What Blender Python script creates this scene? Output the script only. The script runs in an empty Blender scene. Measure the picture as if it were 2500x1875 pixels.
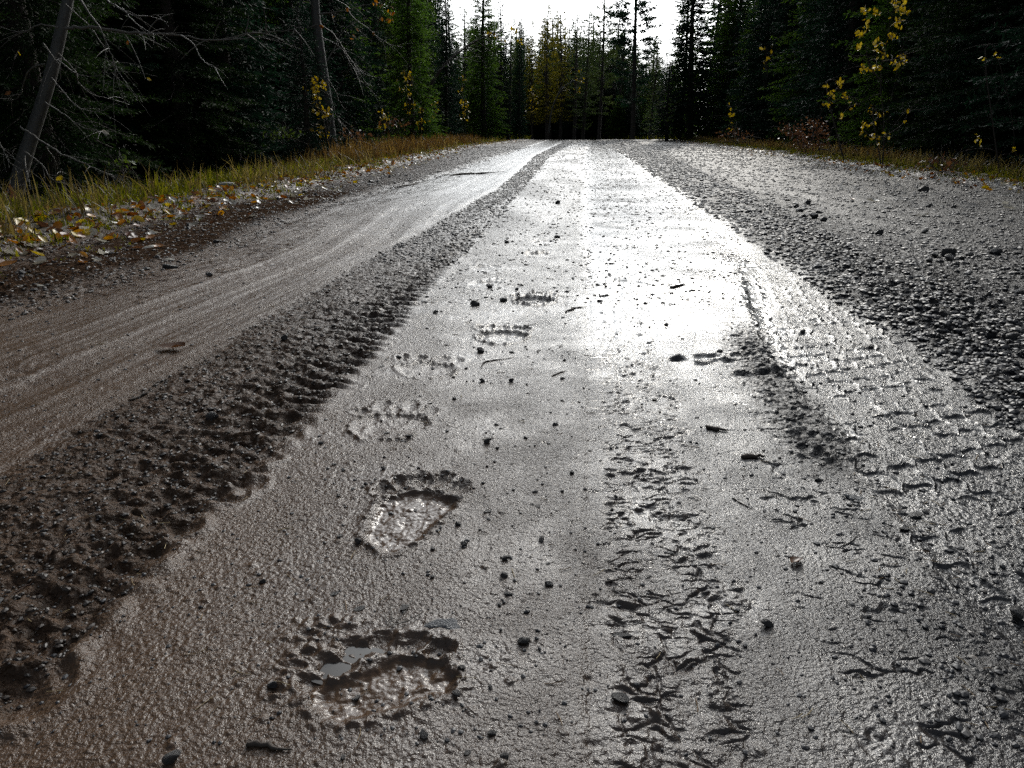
import bpy, math, random
import numpy as np
from mathutils import Vector, Matrix

sc = bpy.context.scene
COL = sc.collection
R = math.radians

# ------------------------------------------------------------------ camera
F, PITCH, CH = 1805.0, R(18.94), 0.5
cam_d = bpy.data.cameras.new("camera")
cam_d.sensor_width = 36.0
cam_d.lens = 36.0 * F / 2500.0
cam_d.clip_start, cam_d.clip_end = 0.02, 2000.0
cam = bpy.data.objects.new("camera", cam_d)
COL.objects.link(cam)
cam.location = (0, 0, CH)
cam.rotation_euler = (math.pi / 2 - PITCH, 0, 0)
sc.camera = cam

# ------------------------------------------------------------------ light
SUN_AZ, SUN_EL = R(14.5), R(27.0)
sdir = Vector((math.sin(SUN_AZ) * math.cos(SUN_EL), math.cos(SUN_AZ) * math.cos(SUN_EL), math.sin(SUN_EL)))
world = bpy.data.worlds.new("World")
sc.world = world
world.use_nodes = True
wn, wl = world.node_tree.nodes, world.node_tree.links
wn.clear()
w_out = wn.new('ShaderNodeOutputWorld')
w_bg = wn.new('ShaderNodeBackground')
w_bg.inputs['Strength'].default_value = 0.1
sky = wn.new('ShaderNodeTexSky')
sky.sky_type = 'NISHITA'
sky.sun_disc = False
sky.sun_elevation = SUN_EL
sky.sun_rotation = SUN_AZ
sky.air_density, sky.dust_density, sky.ozone_density = 1.0, 2.0, 1.0
w_tc = wn.new('ShaderNodeTexCoord')
# thin bright cloud: strongest round the sun, broken elsewhere
w_n = wn.new('ShaderNodeTexNoise'); w_n.inputs['Scale'].default_value = 2.2; w_n.inputs['Detail'].default_value = 6
w_r = wn.new('ShaderNodeMapRange')
w_r.inputs['From Min'].default_value = 0.42; w_r.inputs['From Max'].default_value = 0.62
w_dot = wn.new('ShaderNodeVectorMath'); w_dot.operation = 'DOT_PRODUCT'
w_dot.inputs[1].default_value = sdir
w_glow = wn.new('ShaderNodeMapRange'); w_glow.interpolation_type = 'SMOOTHSTEP'
w_glow.inputs['From Min'].default_value = 0.55; w_glow.inputs['From Max'].default_value = 1.0
w_pow = wn.new('ShaderNodeMath'); w_pow.operation = 'POWER'; w_pow.inputs[1].default_value = 4.0
w_amp = wn.new('ShaderNodeMath'); w_amp.operation = 'MULTIPLY_ADD'
w_amp.inputs[1].default_value = 108.0; w_amp.inputs[2].default_value = 4.0
w_cc = wn.new('ShaderNodeVectorMath'); w_cc.operation = 'SCALE'
w_cc.inputs[0].default_value = (0.96, 0.985, 1.0)
w_max = wn.new('ShaderNodeMath'); w_max.operation = 'MAXIMUM'
w_fac = wn.new('ShaderNodeMath'); w_fac.operation = 'MULTIPLY'; w_fac.inputs[1].default_value = 0.9
w_mix = wn.new('ShaderNodeMix'); w_mix.data_type = 'RGBA'
wl.new(w_tc.outputs['Generated'], w_n.inputs['Vector'])
wl.new(w_tc.outputs['Generated'], w_dot.inputs[0])
wl.new(w_n.outputs['Fac'], w_r.inputs['Value'])
wl.new(w_dot.outputs['Value'], w_glow.inputs['Value'])
wl.new(w_glow.outputs['Result'], w_pow.inputs[0])
wl.new(w_pow.outputs[0], w_amp.inputs[0])
wl.new(w_amp.outputs[0], w_cc.inputs['Scale'])
wl.new(w_r.outputs['Result'], w_max.inputs[0]); wl.new(w_glow.outputs['Result'], w_max.inputs[1])
wl.new(w_max.outputs[0], w_fac.inputs[0])
wl.new(w_fac.outputs[0], w_mix.inputs['Factor'])
wl.new(sky.outputs[0], w_mix.inputs['A']); wl.new(w_cc.outputs[0], w_mix.inputs['B'])
wl.new(w_mix.outputs['Result'], w_bg.inputs['Color']); wl.new(w_bg.outputs[0], w_out.inputs[0])

sun_d = bpy.data.lights.new("sun", 'SUN')
sun_d.energy = 1.85
sun_d.angle = R(0.6)
sun_d.color = (1.0, 0.94, 0.84)
sun = bpy.data.objects.new("sun", sun_d)
COL.objects.link(sun)
sun.rotation_euler = sdir.to_track_quat('Z', 'Y').to_euler()

sc.view_settings.view_transform = 'Standard'
sc.view_settings.look = 'None'
sc.view_settings.gamma = 1.0
sc.view_settings.exposure = -0.6
sc.cycles.use_denoising = False
sc.cycles.denoising_input_passes = 'RGB_ALBEDO_NORMAL'
sc.cycles.max_bounces = 5
sc.cycles.diffuse_bounces = 2
sc.cycles.glossy_bounces = 2
sc.cycles.transmission_bounces = 3
sc.cycles.transparent_max_bounces = 4

# ------------------------------------------------------------------ helpers
rng = np.random.default_rng(11)
random.seed(5)

def at(u, v, z=0.0):
    """ground point seen at photo pixel u, v (2500 x 1875)"""
    a, b = (u - 1250) / F, (937.5 - v) / F
    d = (a, math.cos(PITCH) + b * math.sin(PITCH), -math.sin(PITCH) + b * math.cos(PITCH))
    t = (z - CH) / d[2]
    return d[0] * t, d[1] * t

def atd(u, v, y):
    """point at distance y straight ahead seen at photo pixel u, v"""
    a, b = (u - 1250) / F, (937.5 - v) / F
    d = (a, math.cos(PITCH) + b * math.sin(PITCH), -math.sin(PITCH) + b * math.cos(PITCH))
    t = y / d[1]
    return Vector((d[0] * t, y, CH + d[2] * t))

def sstep(a, b, x):
    t = np.clip((x - a) / (b - a), 0, 1)
    return t * t * (3 - 2 * t)

def _hash(ix, iy, seed):
    h = (ix.astype(np.int64) * 374761393 + iy.astype(np.int64) * 668265263 + seed * 1442695041) & 0xffffffff
    h = ((h ^ (h >> 13)) * 1274126177) & 0xffffffff
    h = ((h ^ (h >> 16)) * 2246822519) & 0xffffffff
    return (h ^ (h >> 15)) & 0xffffffff

def noise(x, y, seed=0):
    """gradient noise about -1..1"""
    ix, iy = np.floor(x), np.floor(y)
    fx, fy = x - ix, y - iy
    ux, uy = fx * fx * (3 - 2 * fx), fy * fy * (3 - 2 * fy)
    def g(dx, dy):
        a = _hash(ix + dx, iy + dy, seed) * (2 * np.pi / 4294967296.0)
        return np.cos(a) * (fx - dx) + np.sin(a) * (fy - dy)
    a, b, c, d = g(0, 0), g(1, 0), g(0, 1), g(1, 1)
    return 1.5 * ((a * (1 - ux) + b * ux) * (1 - uy) + (c * (1 - ux) + d * ux) * uy)

def worley(x, y, seed=0, jit=0.9):
    """returns F1, F2, random id of nearest cell"""
    ix, iy = np.floor(x), np.floor(y)
    f1 = np.full(x.shape, 9.0); f2 = np.full(x.shape, 9.0); cid = np.zeros(x.shape)
    for dx in (-1, 0, 1):
        for dy in (-1, 0, 1):
            h = _hash(ix + dx, iy + dy, seed)
            px = ix + dx + 0.5 + ((h & 0xffff) / 65535.0 - 0.5) * jit
            py = iy + dy + 0.5 + ((h >> 16) / 65535.0 - 0.5) * jit
            d = np.hypot(px - x, py - y)
            m = d < f1
            f2 = np.where(m, f1, np.minimum(f2, d))
            cid = np.where(m, (h % 1000) / 1000.0, cid)
            f1 = np.where(m, d, f1)
    return f1, f2, cid

def mesh_np(name, V, quads=None, tris=None, smooth=True, attrs=None, mats=None):
    me = bpy.data.meshes.new(name)
    V = np.asarray(V, dtype=np.float32)
    nq = 0 if quads is None else len(quads)
    nt = 0 if tris is None else len(tris)
    me.vertices.add(len(V))
    me.vertices.foreach_set('co', V.ravel())
    idx = []
    if nq: idx.append(np.asarray(quads, dtype=np.int32).ravel())
    if nt: idx.append(np.asarray(tris, dtype=np.int32).ravel())
    idx = np.concatenate(idx)
    me.loops.add(len(idx))
    me.loops.foreach_set('vertex_index', idx)
    me.polygons.add(nq + nt)
    starts = np.concatenate([np.arange(nq) * 4, nq * 4 + np.arange(nt) * 3]).astype(np.int32)
    me.polygons.foreach_set('loop_start', starts)
    me.update(calc_edges=True)
    me.polygons.foreach_set('use_smooth', np.full(nq + nt, smooth))
    for k, a in (attrs or {}).items():
        a = np.asarray(a, dtype=np.float32)
        if a.ndim == 1:
            at_ = me.attributes.new(k, 'FLOAT', 'POINT'); at_.data.foreach_set('value', a)
        else:
            at_ = me.attributes.new(k, 'FLOAT_VECTOR', 'POINT'); at_.data.foreach_set('vector', a.ravel())
    for m in (mats or []):
        me.materials.append(m)
    me.validate()
    return me

def link(name, data, loc=(0, 0, 0), parent=None):
    o = bpy.data.objects.new(name, data)
    COL.objects.link(o)
    o.location = loc
    if parent: o.parent = parent
    return o

def tag(o, label=None, cat=None, group=None, kind=None):
    if label: o['label'] = label
    if cat: o['category'] = cat
    if group: o['group'] = group
    if kind: o['kind'] = kind
    return o

# ------------------------------------------------------------------ materials
def mat(name):
    m = bpy.data.materials.new(name); m.use_nodes = True
    n, l = m.node_tree.nodes, m.node_tree.links
    p = n['Principled BSDF']
    return m, n, l, p

def attr(n, name):
    a = n.new('ShaderNodeAttribute'); a.attribute_name = name
    return a

def ramp(n, stops):
    r = n.new('ShaderNodeValToRGB')
    e = r.color_ramp.elements
    e[0].position, e[0].color = stops[0][0], (*stops[0][1], 1)
    e[1].position, e[1].color = stops[-1][0], (*stops[-1][1], 1)
    for p, c in stops[1:-1]:
        k = e.new(p); k.color = (*c, 1)
    return r

def math_n(n, l, op, a, b=None, c=None, clamp=False):
    m = n.new('ShaderNodeMath'); m.operation = op; m.use_clamp = clamp
    for i, v in enumerate((a, b, c)):
        if v is None: continue
        if isinstance(v, (int, float)): m.inputs[i].default_value = v
        else: l.new(v, m.inputs[i])
    return m.outputs[0]

def mix_c(n, l, fac, a, b):
    m = n.new('ShaderNodeMix'); m.data_type = 'RGBA'
    for s, v in (('Factor', fac), ('A', a), ('B', b)):
        if isinstance(v, tuple): m.inputs[s].default_value = (*v, 1)
        elif isinstance(v, (int, float)): m.inputs[s].default_value = v
        else: l.new(v, m.inputs[s])
    return m.outputs['Result']

def tex(n, l, kind, scale, detail=2, vec=None, rough=0.55):
    t = n.new('ShaderNodeTexNoise' if kind == 'N' else 'ShaderNodeTexVoronoi')
    t.inputs['Scale'].default_value = scale
    if kind == 'N':
        t.inputs['Detail'].default_value = detail; t.inputs['Roughness'].default_value = rough
    if vec is not None: l.new(vec, t.inputs['Vector'])
    return t

def road_material():
    m, n, l, p = mat("wet_mud")
    tc = n.new('ShaderNodeTexCoord').outputs['Object']
    z = attr(n, 'zone').outputs['Vector']
    sep = n.new('ShaderNodeSeparateXYZ'); l.new(z, sep.inputs[0])
    gr, gl, br = sep.outputs[0], sep.outputs[1], sep.outputs[2]      # gravel, gloss, brown
    big = tex(n, l, 'N', 2.3, 4, tc).outputs['Fac']
    fine = tex(n, l, 'N', 300, 3, tc, .62)
    mid = tex(n, l, 'N', 38, 4, tc)
    vor = tex(n, l, 'V', 85, vec=tc)
    vor2 = tex(n, l, 'V', 240, vec=tc)
    grey = mix_c(n, l, big, (.016, .0165, .0175), (.032, .032, .033))
    brown = mix_c(n, l, big, (.062, .036, .020), (.108, .066, .039))
    c = mix_c(n, l, br, grey, brown)
    stone = ramp(n, [(0, (.008, .009, .011)), (.5, (.022, .022, .025)), (.85, (.05, .048, .048)), (1, (.11, .105, .10))])
    sepc = n.new('ShaderNodeSeparateColor'); l.new(vor.outputs['Color'], sepc.inputs[0])
    l.new(sepc.outputs[0], stone.inputs[0])
    tintb = n.new('ShaderNodeMix'); tintb.data_type = 'RGBA'; tintb.blend_type = 'MULTIPLY'
    l.new(br, tintb.inputs['Factor']); l.new(stone.outputs[0], tintb.inputs['A']); tintb.inputs['B'].default_value = (1.0, .66, .46, 1)
    c = mix_c(n, l, math_n(n, l, 'MULTIPLY', gr, .75), c, tintb.outputs['Result'])
    c = mix_c(n, l, math_n(n, l, 'MULTIPLY', math_n(n, l, 'SUBTRACT', fine.outputs['Fac'], .5, clamp=True), 1.4), c, (.06, .05, .042))
    l.new(c, p.inputs['Base Color'])
    # roughness: wet film smoother where glossy, patchy
    r0 = math_n(n, l, 'MULTIPLY_ADD', gl, -.11, .27)
    r1 = math_n(n, l, 'MULTIPLY_ADD', gr, .17, r0)
    r2 = math_n(n, l, 'MULTIPLY_ADD', math_n(n, l, 'SUBTRACT', mid.outputs['Fac'], .5), .25, r1, clamp=True)
    l.new(r2, p.inputs['Roughness'])
    p.inputs['IOR'].default_value = 1.5
    l.new(math_n(n, l, 'MULTIPLY_ADD', br, -.20, math_n(n, l, 'MULTIPLY_ADD', gr, -.40, .54)), p.inputs['Specular IOR Level'])
    # bump chain
    lum = tex(n, l, 'N', 17, 5, tc, .65)
    vor3 = tex(n, l, 'V', 34, vec=tc)
    b1 = n.new('ShaderNodeBump'); b1.inputs['Distance'].default_value = .0040
    s1 = math_n(n, l, 'MULTIPLY', math_n(n, l, 'MULTIPLY_ADD', gl, -.78, 1.05), math_n(n, l, 'MULTIPLY_ADD', tex(n, l, 'N', 7, 3, tc).outputs['Fac'], 1.5, .1), clamp=True)
    l.new(s1, b1.inputs['Strength'])
    l.new(math_n(n, l, 'MULTIPLY_ADD', fine.outputs['Fac'], 1.0, math_n(n, l, 'MULTIPLY', vor2.outputs['Distance'], -.25)), b1.inputs['Height'])
    b2 = n.new('ShaderNodeBump'); b2.inputs['Distance'].default_value = .012
    l.new(math_n(n, l, 'MULTIPLY', gr, .9), b2.inputs['Strength'])
    l.new(math_n(n, l, 'MULTIPLY', vor.outputs['Distance'], -1.0), b2.inputs['Height'])
    b3 = n.new('ShaderNodeBump'); b3.inputs['Distance'].default_value = .008
    l.new(math_n(n, l, 'MULTIPLY_ADD', gl, -.38, .5), b3.inputs['Strength'])
    l.new(mid.outputs['Fac'], b3.inputs['Height'])
    b4 = n.new('ShaderNodeBump'); b4.inputs['Distance'].default_value = .045
    l.new(math_n(n, l, 'MULTIPLY', gr, .8), b4.inputs['Strength'])
    l.new(math_n(n, l, 'MULTIPLY_ADD', vor3.outputs['Distance'], -.5, lum.outputs['Fac']), b4.inputs['Height'])
    l.new(b4.outputs[0], b3.inputs['Normal'])
    l.new(b3.outputs[0], b2.inputs['Normal']); l.new(b2.outputs[0], b1.inputs['Normal'])
    l.new(b1.outputs[0], p.inputs['Normal'])
    return m

def soil_material():
    m, n, l, p = mat("forest_soil")
    tc = n.new('ShaderNodeTexCoord').outputs['Object']
    a = tex(n, l, 'N', 1.7, 5, tc).outputs['Fac']
    b = tex(n, l, 'N', 30, 5, tc).outputs['Fac']
    r = ramp(n, [(.3, (.018, .014, .010)), (.55, (.040, .030, .018)), (.75, (.05, .055, .02))])
    l.new(a, r.inputs[0])
    c = mix_c(n, l, b, r.outputs[0], (.06, .04, .022))
    l.new(c, p.inputs['Base Color']); p.inputs['Roughness'].default_value = .8
    bu = n.new('ShaderNodeBump'); bu.inputs['Distance'].default_value = .03; l.new(b, bu.inputs['Height'])
    l.new(bu.outputs[0], p.inputs['Normal'])
    return m

def leafy(name, stops, attrname='tint', rough=.6, trans=.35, spec=.08, tcol=None):
    """foliage: colour from a per-blade number, some light through the blade"""
    m, n, l, p = mat(name)
    a = attr(n, attrname)
    oi = n.new('ShaderNodeObjectInfo')
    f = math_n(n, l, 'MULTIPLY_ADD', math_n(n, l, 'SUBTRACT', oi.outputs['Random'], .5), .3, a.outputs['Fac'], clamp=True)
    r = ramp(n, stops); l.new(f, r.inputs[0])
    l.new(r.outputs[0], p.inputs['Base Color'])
    p.inputs['Roughness'].default_value = rough
    p.inputs['Specular IOR Level'].default_value = spec
    t = n.new('ShaderNodeBsdfTranslucent')
    hsv = n.new('ShaderNodeHueSaturation'); hsv.inputs['Saturation'].default_value = 1.15; hsv.inputs['Value'].default_value = 1.5
    l.new(r.outputs[0], hsv.inputs['Color']); l.new(hsv.outputs[0], t.inputs['Color'])
    ms = n.new('ShaderNodeMixShader'); ms.inputs[0].default_value = trans
    l.new(p.outputs[0], ms.inputs[1]); l.new(t.outputs[0], ms.inputs[2])
    l.new(ms.outputs[0], n['Material Output'].inputs['Surface'])
    return m

def bark_material(name, a, b, scale=6, stretch=.25, rough=.8):
    m, n, l, p = mat(name)
    tc = n.new('ShaderNodeTexCoord').outputs['Object']
    mp = n.new('ShaderNodeMapping'); mp.inputs['Scale'].default_value = (1, 1, stretch); l.new(tc, mp.inputs[0])
    t = tex(n, l, 'N', scale * 6, 5, mp.outputs[0])
    c = mix_c(n, l, t.outputs['Fac'], a, b)
    l.new(c, p.inputs['Base Color']); p.inputs['Roughness'].default_value = rough
    bu = n.new('ShaderNodeBump'); bu.inputs['Distance'].default_value = .01; l.new(t.outputs['Fac'], bu.inputs['Height'])
    l.new(bu.outputs[0], p.inputs['Normal'])
    return m

def stone_material(name, a, b, rough=.38):
    m, n, l, p = mat(name)
    tc = n.new('ShaderNodeTexCoord').outputs['Object']
    oi = n.new('ShaderNodeObjectInfo')
    t = tex(n, l, 'N', 1.6, 5, tc)
    t2 = tex(n, l, 'N', 9, 3, tc)
    f = math_n(n, l, 'MULTIPLY_ADD', oi.outputs['Random'], .5, math_n(n, l, 'MULTIPLY', t.outputs['Fac'], .5), clamp=True)
    c = mix_c(n, l, f, a, b)
    l.new(c, p.inputs['Base Color']); p.inputs['Roughness'].default_value = rough
    bu = n.new('ShaderNodeBump'); bu.inputs['Distance'].default_value = .06; bu.inputs['Strength'].default_value = .5
    l.new(t2.outputs['Fac'], bu.inputs['Height']); l.new(bu.outputs[0], p.inputs['Normal'])
    return m

def tint_stone(name, stops, rough=.4):
    m, n, l, p = mat(name)
    r = ramp(n, stops); l.new(attr(n, 'tint').outputs['Fac'], r.inputs[0])
    l.new(r.outputs[0], p.inputs['Base Color']); p.inputs['Roughness'].default_value = rough
    return m

M = {}
M['road'] = road_material()
M['soil'] = soil_material()
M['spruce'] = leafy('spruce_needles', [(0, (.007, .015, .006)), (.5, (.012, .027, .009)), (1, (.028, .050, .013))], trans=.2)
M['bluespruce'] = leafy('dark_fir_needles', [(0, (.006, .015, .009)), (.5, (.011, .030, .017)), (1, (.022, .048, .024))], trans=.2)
M['sunlit_green'] = leafy('sunlit_green_needles', [(0, (.018, .036, .010)), (.5, (.042, .082, .018)), (1, (.090, .145, .028))], trans=.45)  # brighter needle copy: sun shining through the crowns is put into its colour
M['pine'] = leafy('pine_needles', [(0, (.018, .030, .012)), (.5, (.034, .056, .020)), (1, (.065, .085, .028))], trans=.35)
M['larch'] = leafy('yellow_larch_needles', [(0, (.05, .055, .012)), (.5, (.11, .105, .020)), (1, (.19, .15, .03))], trans=.45)
M['bark'] = bark_material('conifer_bark', (.030, .023, .018), (.075, .058, .045))
M['palebark'] = bark_material('pale_grey_bark', (.035, .034, .031), (.10, .095, .085), 5, .6, .6)
M['twig'] = bark_material('bare_twig_bark', (.07, .062, .052), (.17, .155, .13), 20, 1, .5)
M['stone'] = stone_material('dark_wet_stone', (.016, .016, .018), (.075, .068, .062))
M['palestone'] = stone_material('grey_stone', (.10, .105, .115), (.2, .2, .2), .3)
M['paledry'] = stone_material('pale_dry_stone', (.26, .25, .23), (.38, .37, .33), .7)
M['browngravel'] = tint_stone('brown_wet_gravel', [(0, (.012, .009, .007)), (.5, (.045, .032, .023)), (.9, (.08, .06, .045)), (1, (.15, .12, .09))], .5)
M['gravel'] = tint_stone('wet_gravel', [(0, (.013, .013, .016)), (.5, (.045, .045, .048)), (.9, (.08, .075, .072)), (1, (.17, .15, .13))], .5)

exec_parts = []
# ------------------------------------------------------------------ the ground and the road
YN = lambda pts: (np.array([p[0] for p in pts], float), np.array([p[1] for p in pts], float))
LE = YN([(-20, -2.5), (0, -2.05), (3, -2.1), (4.85, -2.22), (6.4, -2.0), (8.5, -1.9), (12.5, -1.8), (25.8, -1.3), (45, 1.2), (50, -1.0), (56, -9), (62, -22), (75, -50), (100, -110)])
RE = YN([(-20, 4.4), (7, 4.66), (9.4, 4.84), (17.9, 6.0), (30, 7.4), (45, 9.2), (49, 8.6), (53, 4.5), (58, -6), (66, -24), (80, -50), (100, -90)])
SL = YN([(-20, -1.7), (1.2, -1.62), (2.1, -1.50), (3.2, -1.32), (5.4, -1.34), (8.1, -.95), (16, -.3), (37, 1.55), (50, 2.6), (62, 0), (100, -35)])
LTR = YN([(-20, -.9), (.3, -.50), (.53, -.461), (.65, -.44), (.9, -.432), (1.2, -.38), (1.78, -.33), (2.63, -.276), (4.33, -.123), (8.8, .22), (16, .75), (31, 2.3), (48, 3.8), (62, 1.5), (100, -34)])
LTL = YN([(-20, -1.2), (.5, -.82), (.93, -.80), (1.35, -.77), (1.86, -.72), (3, -.60), (5, -.36), (7.4, -.1), (16, .45), (31, 1.9), (48, 3.4), (62, 1.2), (100, -34)])
R1L = YN([(-20, -.2), (.48, .061), (1.12, .122), (2.47, .249), (16.1, 1.52), (30, 3.0), (40, 4.1), (50, 4.7), (62, 2.3), (100, -33)])
R1R = YN([(-20, .1), (.48, .21), (.7, .257), (1.12, .304), (1.96, .397), (3, .52), (5, .72), (16, 1.9), (30, 3.4), (50, 5.2), (100, -33)])
WR = YN([(-20, .2), (.4, .50), (1.14, .572), (1.78, .663), (2.47, .85), (3.6, 1.10), (5.84, 1.36), (16.1, 2.45), (30, 3.9), (48, 5.4), (62, 3.2), (100, -32)])
T2L = YN([(-20, .3), (.8, .514), (1.07, .548), (1.69, .60), (2.72, .845), (5, 1.15), (16, 2.2), (50, 5.2), (100, -33)])
T2R = YN([(-20, .6), (.8, .80), (1.12, .90), (1.69, 1.0), (2.47, 1.05), (5, 1.30), (16, 2.4), (50, 5.4), (100, -33)])
ed = lambda E_, y: np.interp(y, E_[0], E_[1])

def base_h(x, y):
    """smooth lie of the land"""
    x = np.asarray(x, float); y = np.asarray(y, float)
    le, re = ed(LE, y), ed(RE, y)
    z = -.00085 * np.clip(y - 40, 0, None) ** 2
    z = np.maximum(z, -1.6 + 0 * z)
    dl, dr = le - x, x - re
    z = z + .05 * sstep(-.3, .3, dl) - .38 * sstep(.35, 2.2, dl) + .3 * sstep(3.5, 9, dl)
    z = z + .04 * sstep(-.2, .3, dr) - .20 * sstep(.4, 1.8, dr) + .5 * sstep(3, 9, dr)
    # road crown and shallow wheel ruts
    z = z - .006 * np.exp(-(((x - ed(LTL, y) + .25) / .22) ** 2)) - .006 * np.exp(-(((x - (ed(R1L, y) + ed(WR, y)) / 2) / .22) ** 2))
    return z

def sdf_poly(px, py, P):
    P = np.asarray(P, float); n = len(P)
    d = np.full(px.shape, 1e9); s = np.ones(px.shape)
    for i in range(n):
        a, b = P[i], P[(i - 1) % n]
        e = b - a; wx, wy = px - a[0], py - a[1]
        t = np.clip((wx * e[0] + wy * e[1]) / (e @ e), 0, 1)
        d = np.minimum(d, (wx - e[0] * t) ** 2 + (wy - e[1] * t) ** 2)
        c1, c2, c3 = py >= a[1], py < b[1], e[0] * wy > e[1] * wx
        s = np.where((c1 & c2 & c3) | (~c1 & ~c2 & ~c3), -s, s)
    return s * np.sqrt(d)

# paw prints: outlines and toes given where they lie on the road
pp1 = lambda X, Y: at(600 + X / 2.14, 1100 + Y / 2.14)
pp2 = lambda X, Y: at(850 + X / 6.32, 1130 + Y / 6.32)
PRINTS = []
PRINTS.append(dict(pad=[pp1(*q) for q in [(330, 1230), (420, 1200), (520, 1185), (640, 1125), (790, 1070), (930, 1065), (1040, 1090), (1100, 1170), (1075, 1260), (960, 1305), (800, 1345), (650, 1395), (500, 1430), (400, 1415), (335, 1330)]],
    toes=[(pp1(575, 1045), .021, .018, .013), (pp1(455, 1120), .022, .017, .014), (pp1(345, 1205), .016, .014, .011), (pp1(720, 1010), .020, .018, .010), (pp1(865, 1010), .019, .017, .010), (pp1(1000, 1040), .017, .015, .012),
          (pp1(340, 950), .013, .004, .006), (pp1(465, 900), .014, .004, .006), (pp1(310, 1050), .010, .006, .010), (pp1(150, 1245), .008, .006, .008), (pp1(280, 1120), .010, .006, .007)], depth=.012))
PRINTS.append(dict(pad=[pp2(*q) for q in [(600, 560), (900, 465), (1200, 455), (1480, 515), (1720, 570), (1700, 690), (1450, 890), (1100, 1210), (720, 1400), (540, 1410), (400, 1290), (240, 1110), (330, 830), (440, 660)]],
    toes=[(pp2(600, 420), .020, .022, .011), (pp2(870, 340), .022, .024, .012), (pp2(1160, 305), .021, .026, .012), (pp2(1440, 300), .021, .026, .012), (pp2(1690, 410), .018, .026, .011)], depth=.013))
_r = random.Random(3)
for (u, v, w, a, dep) in [(1046, 893, .14, .2, .007), (955, 1028, .15, .1, .006), (1226, 816, .14, -.1, .010), (1305, 735, .14, .0, .014), (1307, 618, .13, 0, .010), (1324, 589, .13, 0, .010), (1187, 650, .13, 0, .006), (1187, 692, .13, 0, .007), (1339, 528, .13, 0, .010), (1339, 540, .12, 0, .008), (1345, 470, .14, 0, .012)]:
    cx, cy = at(u * 1.0, v)
    pad = [(cx + w * .46 * math.cos(t) * (1 + .1 * _r.uniform(-1, 1)), cy - w * .12 + w * (.34 if math.sin(t) > 0 else .5) * math.sin(t) * (1 + .12 * _r.uniform(-1, 1))) for t in np.linspace(0, 2 * math.pi, 13)[:-1]]
    toes = [((cx + w * (-.44 + .22 * i + _r.uniform(-.05, .05)), cy + w * (.36 + .12 * math.sin(math.pi * i / 4) + _r.uniform(-.08, .08))), w * _r.uniform(.08, .13), w * _r.uniform(.10, .2), dep * _r.uniform(.3, 1)) for i in range(5) if _r.random() < .85]; dep *= 1.25
    PRINTS.append(dict(pad=pad, toes=toes, depth=dep))

def seg_groove(x, y, a, b, w):
    e = np.array(b) - np.array(a); wx, wy = x - a[0], y - a[1]
    t = np.clip((wx * e[0] + wy * e[1]) / (e @ e), 0, 1)
    return np.exp(-((wx - e[0] * t) ** 2 + (wy - e[1] * t) ** 2) / (w * w))

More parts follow.
